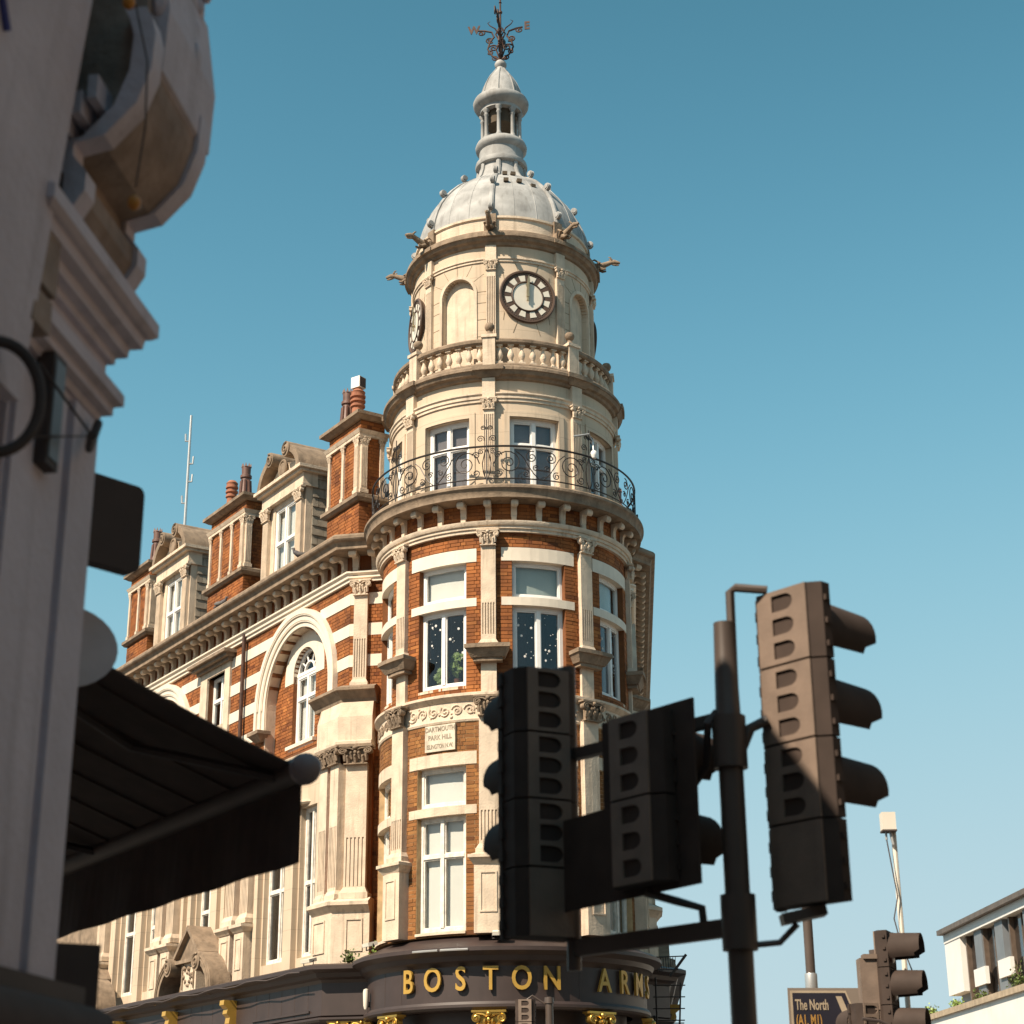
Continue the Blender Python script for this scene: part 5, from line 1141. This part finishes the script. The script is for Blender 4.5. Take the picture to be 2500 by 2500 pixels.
# ------------------------------------------------------------------ traffic signals
def d_poly(cx, cz, w, h): 
    return [(cx + w / 2, cz - h / 2), (cx + w / 2, cz + h / 2)] + [(cx - w * 0.1 - w * 0.4 * math.sin(RAD(t)), cz + h / 2 * math.cos(RAD(t))) for t in range(0, 181, 20)]
def signal_head(parent, loc, az, n_asp, n_mod, mod=0.33, wd=0.30, dp=0.19, board=None, visor=0.26, name='signal_head', detail=True):
    """local: front faces -y, origin at the bottom centre"""
    mw = Matrix.Translation(loc) @ Matrix.Rotation(RAD(az), 4, 'Z'); h = n_mod * mod; b = MB()
    bx = wd / 2; bev = 0.05
    pl = [(-bx, 0.0), (bx, 0.0), (bx, dp - bev), (bx - bev, dp), (-bx + bev, dp), (-bx, dp - bev)]
    for k in range(n_mod): b.extr(pl, lambda x, y, s, k=k: (x, y if y < dp - 0.001 else dp - 0.012, k * mod + 0.004 + s * (mod - 0.008)))
    o = put(name, b.mesh(name, PLASTD), parent, mw=mw)
    for k in range(n_mod):      # back covers with D shaped louvres sunk into them
        b = MB(); x0, x1, z0, z1 = -bx + bev, bx - bev, k * mod + 0.005, (k + 1) * mod - 0.005
        outer = [(x0, z0), (x1, z0), (x1, z1), (x0, z1)]; holes = []
        if detail and k >= n_mod - n_asp: holes = [d_poly(-0.005, k * mod + mod * (0.19 + 0.31 * i), 0.115, 0.072) for i in range(3)]
        loops = [[Vector((a, c, 0)) for a, c in q] for q in [outer] + holes]; flat = [p for q in loops for p in q]
        tr = tessellate_polygon(loops); b.add([(p.x, dp, p.y) for p in flat], tr)
        for q in holes:
            m_ = len(q); b.add([(a, dp, c) for a, c in q] + [(a, dp - 0.011, c) for a, c in q], [(i, (i + 1) % m_, m_ + (i + 1) % m_, m_ + i) for i in range(m_)])
        b.add([(x0, dp, z0), (x1, dp, z0), (x1, dp, z1), (x0, dp, z1), (x0, dp - 0.011, z0), (x1, dp - 0.011, z0), (x1, dp - 0.011, z1), (x0, dp - 0.011, z1)], [(0, 1, 5, 4), (1, 2, 6, 5), (2, 3, 7, 6), (3, 0, 4, 7)])
        if holes: g = MB(); g.cbox(((x0 + x1) / 2, dp - 0.0125, (z0 + z1) / 2), (x1 - x0) / 2 - 0.004, 0.0012, (z1 - z0) / 2 - 0.004); put('louvre_grille', g.mesh('louvre_grille', PLASTD), o, mw=mw)
        put('back_cover', b.mesh('back_cover', PLAST, recalc=False), o, mw=mw)
    b = MB()
    for k in range(n_mod):      # hinge strip and latches on the edge of the doors
        for z in (0.06, 0.16, 0.26): b.cbox((bx + 0.006, 0.02, k * mod + z), 0.008, 0.02, 0.022); b.cbox((-bx - 0.006, 0.03, k * mod + z), 0.007, 0.012, 0.012)
    b.cbox((bx - 0.01, 0.012, h / 2), 0.018, 0.016, h / 2); put('hinge_strip', b.mesh('hinge_strip', PLASTD), o, mw=mw)
    for k in range(n_asp):
        zc = h - mod * (k + 0.5); b = MB(); n = 20; r = mod * 0.45; vs = []; fs = []
        for rr in (r, r - 0.008):
            for i in range(n + 1):
                t = RAD(-35 + 250 * i / n)
                for y in (0.0, -visor): 
                    fl = 1 - 0.10 * (y != 0)
                    vs.append((rr * fl * math.cos(t), y * (1.0 if math.sin(t) > -0.2 else 0.82), zc + rr * fl * math.sin(t) * (-1 if False else 1)))
        m_ = 2 * (n + 1)
        for i in range(n):
            a = 2 * i; fs += [(a, a + 1, a + 3, a + 2), (m_ + a, m_ + a + 2, m_ + a + 3, m_ + a + 1), (a + 1, m_ + a + 1, m_ + a + 3, a + 3)]
        fs += [(0, 1, m_ + 1, m_), (2 * n, m_ + 2 * n, m_ + 2 * n + 1, 2 * n + 1)]
        b.add(vs, fs); b.lathe([(r + 0.012, -0.008), (r + 0.012, 0.008)], 20, (0, 0, 0)) if False else None
        vz = put('visor', b.mesh('visor', PLASTD, 40), o, mw=mw)
        b = MB(); b.ball((0, 0.0, zc), r * 0.86, 0.03, r * 0.86, 16, 6); put('lens', b.mesh('lens', [MT.get('lens_red') or mat('lens_red', (0.05, 0.008, 0.006), 0.3), MT.get('lens_amber') or mat('lens_amber', (0.06, 0.028, 0.006), 0.3), MT.get('lens_green') or mat('lens_green', (0.01, 0.10, 0.06), 0.3)][k % 3], 40), o, mw=mw)
    if board:
        b = MB(); bw, bh = board; b.cbox((0, 0.03, h / 2), bw / 2, 0.006, bh / 2); put('backing_board', b.mesh('backing_board', BLACKM), o, mw=mw)
    return o
P0 = polar(7.10, 0, 7.3); P0.z = 0
ts = thing('traffic_signal', (P0.x, P0.y, 0), 'near traffic signal pole carrying three heads on brackets before the pub', 'traffic light')
b = MB(); b.lathe([(0.052, 0.0), (0.052, 3.34)], 20, (P0.x, P0.y, 0)); part('pole', b, POLEM, ts, 40)
b = MB(); b.lathe([(0.060, 3.30), (0.060, 3.34), (0.054, 3.36), (0.044, 3.78), (0.044, 3.79), (0.0, 3.792)], 20, (P0.x, P0.y, 0)); part('pole_cap', b, POLEM, ts, 40)
for z in (3.27, 2.53):
    b = MB(); b.lathe([(0.056, z - 0.11), (0.072, z - 0.11), (0.072, z + 0.11), (0.056, z + 0.11)], 16, (P0.x, P0.y, 0)); part('clamp', b, POLEM, ts, 40)
HA = polar(0.55, 0, 8.0); HAp = polar(1.85, 0, 7.97); HB = polar(4.55, 0, 7.45); HC = polar(9.55, 0, 7.32)
for v_ in (HA, HAp, HB, HC): v_.z = 0
ha = signal_head(ts, (HA.x, HA.y, 2.55), 206, 3, 4, mod=0.303, wd=0.31)
hb = signal_head(ts, (HB.x, HB.y, 2.70), 128, 2, 2, mod=0.36, wd=0.34, visor=0.27, dp=0.14)
b = MB(); b.extr([(-0.29, 2.68), (0.62, 2.66), (0.62, 3.06), (0.29, 3.07), (0.29, 3.45), (-0.29, 3.45)], lambda a, z, s: (HB.x - 0.616 * a + 0.788 * (0.012 * s - 0.03), HB.y + 0.788 * a + 0.616 * (0.012 * s - 0.03), z)); part('backing_board', b, PLASTD, ts)
hc = signal_head(ts, (HC.x, HC.y, 2.585), 131, 3, 4, mod=0.333, wd=0.37, dp=0.10, visor=0.36)
b = MB(); b.tube([(HAp.x, HAp.y, 2.42), (HAp.x, HAp.y, 3.80)], 0.032, 10); b.tube([(HAp.x, HAp.y, 3.79), (HAp.x - 0.12, HAp.y, 3.77), (HA.x + 0.03, HA.y - 0.05, 3.72)], 0.018, 8); part('head_bracket', b, POLEM, ts, 40)
for z0, z1, w_ in ((3.38, 3.38, 0.026), (2.53, 2.50, 0.036)):
    b = MB(); d = (HAp - P0); m3 = Matrix.Rotation(math.atan2(d.y, d.x), 3, 'Z'); c = (P0 + HAp) / 2; b.cbox((c.x, c.y, (z0 + z1) / 2), d.length / 2, 0.022, w_, m3); part('bracket_arm', b, POLEM, ts)
b = MB(); s_ = P0 + Vector((-0.05, 0, 3.40)); e_ = Vector((HB.x + 0.12, HB.y, 3.06)); b.tube([s_, s_ + Vector((-0.04, -0.02, -0.05)), (s_ + e_) / 2 + Vector((0.03, 0, -0.04)), e_], 0.017, 8); part('cable', b, BLACKM, ts, 40)
b = MB(); b.tube([(HB.x - 0.05, HB.y, 2.68), (HB.x + 0.08, HB.y - 0.02, 2.64), (HB.x + 0.18, HB.y - 0.03, 2.61), (HB.x + 0.19, HB.y - 0.03, 2.48)], 0.018, 8); part('lower_bracket', b, POLEM, ts, 40)
b = MB(); b.tube([(P0.x + 0.03, P0.y, 3.45), (P0.x + 0.035, P0.y, 3.93), (P0.x + 0.06, P0.y, 3.95), (HC.x - 0.12, HC.y, 3.93)], 0.02, 8); b.tube([(P0.x + 0.04, P0.y, 3.22), (P0.x + 0.09, P0.y, 3.33), (HC.x - 0.15, HC.y, 3.36)], 0.022, 8); b.tube([(P0.x + 0.04, P0.y, 2.44), (P0.x + 0.16, P0.y, 2.45), (HC.x - 0.08, HC.y, 2.52)], 0.013, 8); part('head_bracket', b, POLEM, ts, 40)['kind'] = 'stuff'
b = MB(); b.cbox((HC.x - 0.06, HC.y - 0.03, 2.55), 0.09, 0.05, 0.02, Matrix.Rotation(-0.2, 3, 'Y')); part('mounting_plate', b, POLEM, ts)
# farther signal on the right with a camera mast
P1 = polar(11.75, 0, 16.2); t2 = thing('traffic_signal', (P1.x, P1.y, 0), 'farther sunlit traffic signal beside the direction sign, facing right', 'traffic light')
b = MB(); b.lathe([(0.057, 0.0), (0.057, 3.4)], 14, (P1.x - 0.12, P1.y + 0.1, 0)); part('pole', b, POLEM, t2, 40)
signal_head(t2, (P1.x + 0.0, P1.y, 2.28), 66, 3, 4, mod=0.318, wd=0.28, dp=0.13, detail=False, visor=0.27)
signal_head(t2, (P1.x - 0.28, P1.y + 0.12, 1.98), 196, 3, 3, mod=0.32, wd=0.24)
b = MB(); b.cbox((P1.x - 0.20, P1.y + 0.05, 3.10), 0.09, 0.09, 0.22); b.cbox((P1.x - 0.20, P1.y + 0.0, 3.33), 0.06, 0.06, 0.02); part('detector_box', b, PLAST, t2)
b = MB(); c0 = Vector((P1.x - 0.30, P1.y - 0.02, 2.78)); b.tube([c0 + Vector((0.34 * math.sin(k * 0.45) - 0.02, -0.1, -0.18 + 0.20 * math.cos(k * 0.45))) for k in range(8)], 0.014, 6); part('cable', b, BLACKM, t2, 40)
P2 = polar(12.12, 0, 16.6); cm = thing('camera_mast', (P2.x, P2.y, 0), 'slim cream mast with white camera box above the farther signal', 'mast')
zt = 1.6 + 16.6 * 0.1837; b = MB(); b.tube([(P2.x, P2.y, 0), (P2.x, P2.y, zt - 0.12)], 0.024, 8); part('pole', b, WPLAS, cm, 40)
b = MB(); b.cbox((P2.x - 0.05, P2.y - 0.03, zt - 0.07), 0.062, 0.06, 0.08); part('camera_box', b, WPLAS, cm); b = MB(); b.cbox((P2.x - 0.05, P2.y - 0.03, zt - 0.158), 0.066, 0.064, 0.008); part('base_plate', b, BLACKM, cm)
b = MB(); b.tube([(P2.x - 0.08, P2.y - 0.05, zt - 0.16), (P2.x - 0.08, P2.y - 0.05, zt - 0.24)], 0.011, 6); b.tube([(P2.x - 0.04, P2.y - 0.05, zt - 0.16), (P2.x - 0.02, P2.y - 0.05, zt - 0.28), (P2.x, P2.y, zt - 0.32)], 0.014, 6); part('clamp', b, GREYM, cm)
b = MB(); b.tube([(P2.x - 0.08, P2.y - 0.05, zt - 0.22), (P2.x - 0.05, P2.y - 0.05, zt - 0.5), (P2.x - 0.02, P2.y - 0.05, zt - 0.75), (P2.x - 0.07, P2.y - 0.05, zt - 0.95), (P2.x - 0.03, P2.y - 0.05, zt - 1.15), (P2.x + 0.10, P2.y - 0.05, zt - 1.55)], 0.006, 5); part('cable', b, BLACKM, cm, 40)
# small signal in front of the pub door
P3 = polar(0.30, 0, 28.0); t3 = thing('traffic_signal', (P3.x, P3.y, 0), 'small distant traffic signal seen from behind below the letters STON', 'traffic light')
signal_head(t3, (P3.x, P3.y, 3.05), 175, 3, 3, mod=0.335, wd=0.30)
b = MB(); b.lathe([(0.06, 0.0), (0.06, 4.0), (0.075, 4.0), (0.07, 4.09), (0.0, 4.1)], 14, (P3.x + 0.36, P3.y, 0)); part('pole', b, POLEM, t3, 40); b = MB(); b.tube([(P3.x, P3.y, 3.6), (P3.x + 0.36, P3.y, 3.6)], 0.02, 6); b.tube([(P3.x + 0.02, P3.y, 4.06), (P3.x + 0.1, P3.y, 4.12), (P3.x + 0.36, P3.y, 3.95)], 0.015, 6); part('bracket_arm', b, POLEM, t3)
# direction sign
SG = polar(9.62, 0, 17.0); dsn = thing('direction_sign', (SG.x, SG.y, 0), 'dark direction sign reading The North on a grey post', 'road sign')
FS = Fr((SG.x, SG.y), 6); zt = 1.6 + 17 * 0.0914
b = MB(); b.lathe([(0.045, 0), (0.045, 4.7)], 14, (SG.x - 0.10, SG.y + 0.09, 0)); part('post', b, POLEM, dsn, 40)
b = MB(); b.lathe([(0.055, zt - 0.06), (0.058, zt - 0.05), (0.058, zt + 0.13), (0.055, zt + 0.14)], 12, (SG.x - 0.10, SG.y + 0.09, 0)); part('post_collar', b, GREYM, dsn, 40)
SGP = mat('sign_edge_grey', (0.22, 0.175, 0.14), 0.5, var=0.1); SGD = mat('sign_panel_dark', (0.020, 0.018, 0.028), 0.45, var=0.15)
b = MB(); b.box(FS, -0.345, 0.345, -0.012, 0.0, zt - 0.62, zt); pl_ = part('sign_plate', b, SGP, dsn)
b = MB(); b.extr([(-0.325, zt - 0.595), (0.20, zt - 0.595), (0.31, zt - 0.31), (0.20, zt - 0.025), (-0.325, zt - 0.025)], lambda a, z, s: FS(a, 0.0 + 0.003 * s, z)); part('sign_border', b, SIGNINK, pl_)
b = MB(); b.extr([(-0.305, zt - 0.575), (0.19, zt - 0.575), (0.285, zt - 0.31), (0.19, zt - 0.045), (-0.305, zt - 0.045)], lambda a, z, s: FS(a, 0.003 + 0.003 * s, z)); part('sign_panel', b, SGD, pl_)
b = MB(); b.extr([(0.10, zt - 0.545), (0.155, zt - 0.545), (0.245, zt - 0.31), (0.155, zt - 0.075), (0.10, zt - 0.075), (0.185, zt - 0.31)], lambda a, z, s: FS(a, 0.006 + 0.003 * s, z)); part('chevron', b, SIGNINK, pl_)
put('lettering', TX_NORTH, pl_, loc=FS(-0.285, 0.0085, zt - 0.155), rz=FS.az, sc=(0.52, 1, 0.85)); put('lettering', TX_A1, pl_, loc=FS(-0.285, 0.0085, zt - 0.29), rz=FS.az, sc=(0.50, 1, 0.85))
put('lettering', TX_NORTH, pl_, loc=FS(-0.285, 0.0085, zt - 0.9), rz=FS.az, sc=(0.001, 1, 0.001)) if False else None

# ------------------------------------------------------------------ near shop building on the left, in shade
FA = Fr((-1.302, 5.034), 82.5); nbd = thing('stucco_shop_building', (-1.6, 4.5, 0), 'near white stucco shop building in shade with carved console bracket', 'building')
BH = 6.52
b = MB(); foot = [xy(FA(-14, -0.12, 0)), xy(FA(-0.02, -0.12, 0)), xy(FA(-0.02, -0.5, 0)), (-1.93, 6.72), (-1.93 - 0.549 * 6, 6.72 + 0.836 * 6), (-12, 8), (-12, -9)]
b.extr(foot, lambda x, y, s: (x, y, BH * s)); part('wall', b, STUCCO, nbd)
b = MB(); b.extr([(-1.74, 5.25), (-1.93, 6.72), (-1.93 - 0.549 * 6, 6.72 + 0.836 * 6), (-12, 8), (-12, 5.25)], lambda x, y, s: (x, y, 6.5 + 1.1 * s)); part('added_shade_wall', b, STUCCO, nbd)  # unseen raised wall, added to keep the near signal heads in shade
b = MB(); b.sweep([xy(FA(-14, -0.12, 0)), xy(FA(-0.02, -0.12, 0)), xy(FA(-0.02, -0.5, 0))], [(-0.1, 6.18), (0.16, 6.18), (0.20, 6.24), (0.32, 6.30), (0.35, 6.32), (0.35, 6.40), (0.26, 6.45), (-0.1, 6.5)]); part('cornice', b, STUCCO, nbd)
b = MB(); b.box(FA, -0.62, 0.0, -0.3, 0.0, 0.0, 3.84); b.box(FA, -0.245, -0.225, -0.01, 0.004, 0.2, 3.75); pr_ = part('pier', b, STUCCO, nbd)
b = MB(); b.box(FA, -0.60, -0.25, -0.01, 0.018, 0.2, 3.74); part('pier_panel', b, STUCCO, nbd); b = MB(); b.box(FA, -0.20, -0.005, -0.01, 0.022, 0.2, 3.78); part('pier_panel', b, STUCCO, nbd)
b = MB(); b.sweep([xy(FA(-0.62, -0.3, 0)), xy(FA(-0.62, 0, 0)), xy(FA(0, 0, 0)), xy(FA(0, -0.3, 0))], [(-0.1, 3.80), (0.012, 3.80), (0.02, 3.82), (0.045, 3.83), (0.045, 3.855), (0.05, 3.86), (0.07, 3.87), (0.07, 3.905), (0.06, 3.92), (0.02, 3.93), (0.02, 4.0), (0.04, 4.005), (0.042, 4.03), (0.052, 4.035), (0.07, 4.04), (0.074, 4.075), (0.09, 4.08), (0.105, 4.085), (0.11, 4.12), (0.125, 4.125), (0.142, 4.14), (0.142, 4.185), (0.12, 4.195), (-0.1, 4.2)]); part('pier_capital', b, STUCCO, nbd)
# console: scrolled body, ribbed face, gabled cap
def cprof():
    q = [(-0.2, 4.19), (0.02, 4.19), (0.09, 4.22), (0.125, 4.28), (0.125, 4.34), (0.08, 4.40), (0.08, 4.44), (0.17, 4.46), (0.26, 4.56), (0.30, 4.68), (0.305, 4.80), (0.29, 4.86), (0.27, 4.90)]
    return q
cs = cprof() + [(0.27, 5.36), (-0.2, 5.36)]
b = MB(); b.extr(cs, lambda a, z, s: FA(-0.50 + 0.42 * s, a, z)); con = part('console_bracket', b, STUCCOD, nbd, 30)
for x0, x1 in ((-0.56, -0.48), (-0.10, -0.02)):       # raised rims along both edges of the scroll
    b = MB(); q = cprof()[1:]; b.extr([(a + 0.018, z) for a, z in q] + [(a - 0.05, z) for a, z in reversed(q)], lambda a, z, s: FA(x0 + (x1 - x0) * s, a, z)); part('scroll_rim', b, STUCCO, con, 30)
# hood block over the scroll, with a sloping front and moulded soffit
b = MB(); b.extr([(-0.1, 4.80), (0.16, 4.62), (0.315, 4.74), (0.325, 4.96), (0.285, 5.24), (-0.1, 5.30)], lambda a, z, s: FA(-0.46 + 0.48 * s, a, z)); part('hood_block', b, STUCCO, con)
b = MB()
for k in range(3): b.box(FA, -0.62, -0.44, 0.06 + 0.045 * k, 0.09 + 0.045 * k, 4.46 + 0.045 * k, 4.53 + 0.05 * k)
part('stepped_moulding', b, STUCCO, con)
b = MB(); rs3 = random.Random(4)
b.box(FA, -0.54, -0.04, 0.0, 0.29, 5.22, 5.50); b.box(FA, -0.58, 0.0, 0.0, 0.33, 5.50, 5.60)
for k in range(26): b.ball(FA(rs3.uniform(-0.54, -0.02), rs3.uniform(0.27, 0.31), rs3.uniform(4.98, 5.42)), rs3.uniform(0.015, 0.04), rs3.uniform(0.015, 0.04), rs3.uniform(0.03, 0.07), 7, 5)
part('acanthus_carving', b, STUCCO, con, 45)['kind'] = 'stuff'
# canted signboard with a painted stroke, black strip standing in for the dark gap beside the console
b = MB(); b.extr([(0.03, 3.55), (0.07, 3.55), (0.20, 5.12), (0.16, 5.12)], lambda a, z, s: FA(-9 + 8.30 * s, a, z)); sb = part('signboard', b, STUCCO, nbd)
b = MB(); b.extr([(-0.1, 3.85), (0.05, 3.85), (0.15, 5.12), (-0.1, 5.12)], lambda a, z, s: FA(-0.70 + 0.06 * s, a, z)); part('dark_gap_strip', b, BLACKM, nbd)
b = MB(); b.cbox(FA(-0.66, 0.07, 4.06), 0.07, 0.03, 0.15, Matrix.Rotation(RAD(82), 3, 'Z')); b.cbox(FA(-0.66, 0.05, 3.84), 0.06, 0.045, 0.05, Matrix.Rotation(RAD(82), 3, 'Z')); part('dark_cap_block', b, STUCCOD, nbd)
BLUE = mat('blue_paint', (0.05, 0.07, 0.30), 0.6)
b = MB(); 
def SBp(u, z): return FA(u, 0.072 + (z - 3.55) * 0.0828 + 0.004, z)
b.tube([SBp(-1.42, 4.35), SBp(-1.29, 4.42), SBp(-1.19, 4.52), SBp(-1.19, 4.60), SBp(-1.27, 4.62), SBp(-1.37, 4.5), SBp(-1.22, 4.46), SBp(-1.16, 4.40)], 0.012, 6); part('painted_letter', b, BLUE, sb, 40)
# fittings
t = thing('speaker_box', FA(-0.36, 0.03, 3.33), 'tall black speaker box strapped to the near white pier', 'speaker')
b = MB(); z0, z1 = 1.6 + 4.78 * 0.392, 1.6 + 4.78 * 0.4635; b.box(FA, -0.46, -0.37, 0.005, 0.055, z0, z1); part('cabinet', b, BLACKM, t); b = MB(); b.box(FA, -0.45, -0.38, 0.055, 0.06, z0 + 0.02, z1 - 0.02); part('grille', b, MG, t)
b = MB(); b.tube([FA(-0.30, 0.12, z0 + 0.14), FA(-0.16, 0.06, z0 + 0.16), FA(-0.08, 0.05, z0 + 0.28)], 0.014, 6); b.tube([FA(-0.55, 0.05, z0 + 0.26), FA(-0.32, 0.13, z0 + 0.13), FA(-0.52, 0.03, z0 + 0.05)], 0.005, 5); part('strap', b, BLACKM, t, 40)
hc_ = polar(-17.75, 0.4322, 4.35); t = thing('iron_hoop', hc_, 'black iron hoop hung before the near pier at the left frame edge', 'hoop')
b = MB(); b.tube([(hc_.x + 0.10 * math.cos(RAD(k * 10)), hc_.y + 0.05 * math.cos(RAD(k * 10)), hc_.z + 0.155 * math.sin(RAD(k * 10))) for k in range(36)], 0.016, 8, True); part('ring', b, BLACKM, t, 40)
b = MB(); b.tube([hc_ + Vector((-0.01, 0, 0.15)), hc_ + Vector((-0.06, 0.05, 0.3))], 0.004, 5); part('wire', b, BLACKM, t)
AMB = mat('amber_plastic', (0.62, 0.25, 0.035), 0.4)
t = thing('festoon_lights', polar(-13.7, 0.5738, 4.55), 'amber festoon bulbs on a thin black wire by the console', 'string light')
pts = [polar(-14.44, 0.74, 4.50), polar(-13.6, 0.679, 4.52), polar(-13.5, 0.63, 4.53), polar(-13.68, 0.585, 4.55)]
b = MB(); b.tube(pts, 0.003, 5); part('wire', b, BLACKM, t)
for q in (polar(-13.68, 0.5738, 4.55), polar(-14.44, 0.7231, 4.5), polar(-17.9, 0.43, 4.4)): b = MB(); b.ball(q, 0.02, 0.02, 0.024, 10, 7); part('bulb', b, AMB, t, 60)
c = polar(-14.3, 0.358, 6.1); t = thing('projecting_sign', c, 'black rounded projecting sign board behind the near white pier', 'sign')
b = MB(); d = Vector((math.sin(RAD(42)), math.cos(RAD(42)), 0)); nrm = Vector((d.y, -d.x, 0)); hw, hh, r = 0.24, 0.165, 0.03
rp = []
for cx, cz, a0 in ((hw - r, hh - r, 0), (-hw + r, hh - r, 90), (-hw + r, -hh + r, 180), (hw - r, -hh + r, 270)):
    for k in range(4): rp.append((cx + r * math.cos(RAD(a0 + 30 * k)), cz + r * math.sin(RAD(a0 + 30 * k))))
b.extr(rp, lambda a, z, s: c + d * (a - 0.06) + nrm * (0.06 * s) + Vector((0, 0, z))); part('board', b, BLACKM, t); b = MB(); b.tube([c - d * 0.3 + Vector((0, 0, 0.1)), c - d * 0.6 + Vector((0, 0, 0.1))], 0.015, 6); part('bracket', b, BLACKM, t)
c = polar(-14.9, 0.2819, 6.3); t = thing('projecting_sign', c, 'pale grey oval sign disc below the black board by the pier', 'sign')
b = MB(); d = Vector((math.sin(RAD(60)), math.cos(RAD(60)), 0)); nrm = Vector((d.y, -d.x, 0)); b.extr([(0.20 * math.cos(RAD(k * 12)), 0.152 * math.sin(RAD(k * 12))) for k in range(30)], lambda a, z, s: c + d * a + nrm * (0.02 * s) + Vector((0, 0, z))); part('disc', b, mat('grey_disc', (0.62, 0.60, 0.62), 0.6), t); b = MB(); b.tube([c - d * 0.19, c - d * 0.45], 0.015, 6); part('bracket', b, BLACKM, t)
# awning over the side-street shop
E_ = polar(-6.99, 0.2174, 7.5); E_.z = 3.21; ou = Vector((0.836, 0.549, 0)); al = Vector((-0.549, 0.836, 0)); W_ = E_ - ou * 1.22 + Vector((0, 0, 0.47)); AL = 4.6
t = thing('shop_awning', W_, 'dark canvas shop awning with valance reaching out from the near building', 'awning')
b = MB(); vs = []
for k in range(9):
    s = k / 8; sag = -0.02 * math.sin(math.pi * s)
    for e in (0, AL): 
        for dz in (0, 0.012): p = W_ + (E_ - W_) * s + al * e + Vector((0, 0, sag + dz)); vs.append(p)
fs = []
for k in range(8):
    a, c2 = 4 * k, 4 * k + 4; fs += [(a, a + 2, c2 + 2, c2), (a + 1, a + 3, c2 + 3, c2 + 1), (a, a + 1, c2 + 1, c2), (a + 2, a + 3, c2 + 3, c2 + 2)]
fs += [(0, 1, 3, 2), (32, 33, 35, 34)]
b.add(vs, fs); part('canvas', b, AWN, t)
b = MB(); b.tube([E_ - al * 0.02, E_ + al * AL], 0.062, 14); part('front_bar', b, mat('bar_grey', (0.085, 0.058, 0.048), 0.6), t, 40)
b = MB(); b.tube([E_ - al * 0.05, E_ - al * 0.018], 0.068, 14); b.ball(E_ - al * 0.05, 0.066, n=14, m=8); part('end_cap', b, mat('cap_grey', (0.26, 0.20, 0.19), 0.5), t, 40)
b = MB(); vs = []
for k in range(47):
    e = AL * k / 46; wv2 = 0.012 * math.sin(k * 0.9)
    for z in (-0.02, -0.39):
        for o_ in (0, 0.006): vs.append(E_ + al * e + ou * (wv2 * (1 if z < -0.1 else 0) + o_) + Vector((0, 0, z)))
fs = []
for k in range(46):
    a, c2 = 4 * k, 4 * k + 4; fs += [(a, a + 2, c2 + 2, c2), (a + 1, a + 3, c2 + 3, c2 + 1), (a + 2, a + 3, c2 + 3, c2 + 2)]
b.add(vs, fs); part('valance', b, AWN, t)
for k in range(12):
    e = 0.2 + 0.38 * k; b = MB(); b.tube([W_ + al * e + Vector((0, 0, -0.008)), (W_ + E_) / 2 + al * e + Vector((0, 0, -0.028)), E_ + al * e + Vector((0, 0, -0.008))], 0.008, 4); part('seam', b, AWN, t)
for e in (0.12, 2.3, 4.4):
    b = MB(); b.tube([W_ + al * e + Vector((0, 0, -0.18)), W_ + (E_ - W_) * 0.5 + al * (e + 0.3) + Vector((0, 0, -0.12)), E_ + al * e + Vector((0, 0, -0.02))], 0.022, 6); part('folding_arm', b, BLACKM, t)
# folded awning case low on the near pier and a dark post past it
t = thing('awning_cassette', FA(-1.5, 0.1, 2.1), 'dark folded awning case at the bottom left frame corner', 'awning case')
b = MB(); b.box(FA, -3.5, -0.02, 0.0, 0.12, 1.80, 2.08); part('case', b, BLACKM, t); b = MB(); b.tube([FA(-3.5, 0.13, 1.93), FA(-0.02, 0.13, 1.93)], 0.10, 14); part('roll', b, AWN, t, 40)
q = polar(-13.95, 0, 5.9); t = thing('timber_post', (q.x, q.y, 0), 'dark timber post under the awning just right of the near pier', 'post')
b = MB(); b.cbox((q.x - 0.03, q.y, 1.14), 0.11, 0.09, 1.14, Matrix.Rotation(0.5, 3, 'Z')); part('shaft', b, BLACKM, t); b = MB(); b.cbox((q.x - 0.03, q.y, 0.15), 0.13, 0.11, 0.15, Matrix.Rotation(0.5, 3, 'Z')); part('foot', b, BLACKM, t)
for o in list(bpy.data.objects):
    if o.parent is None and o.type == 'MESH' and 'kind' not in o.keys(): o['kind'] = 'structure'
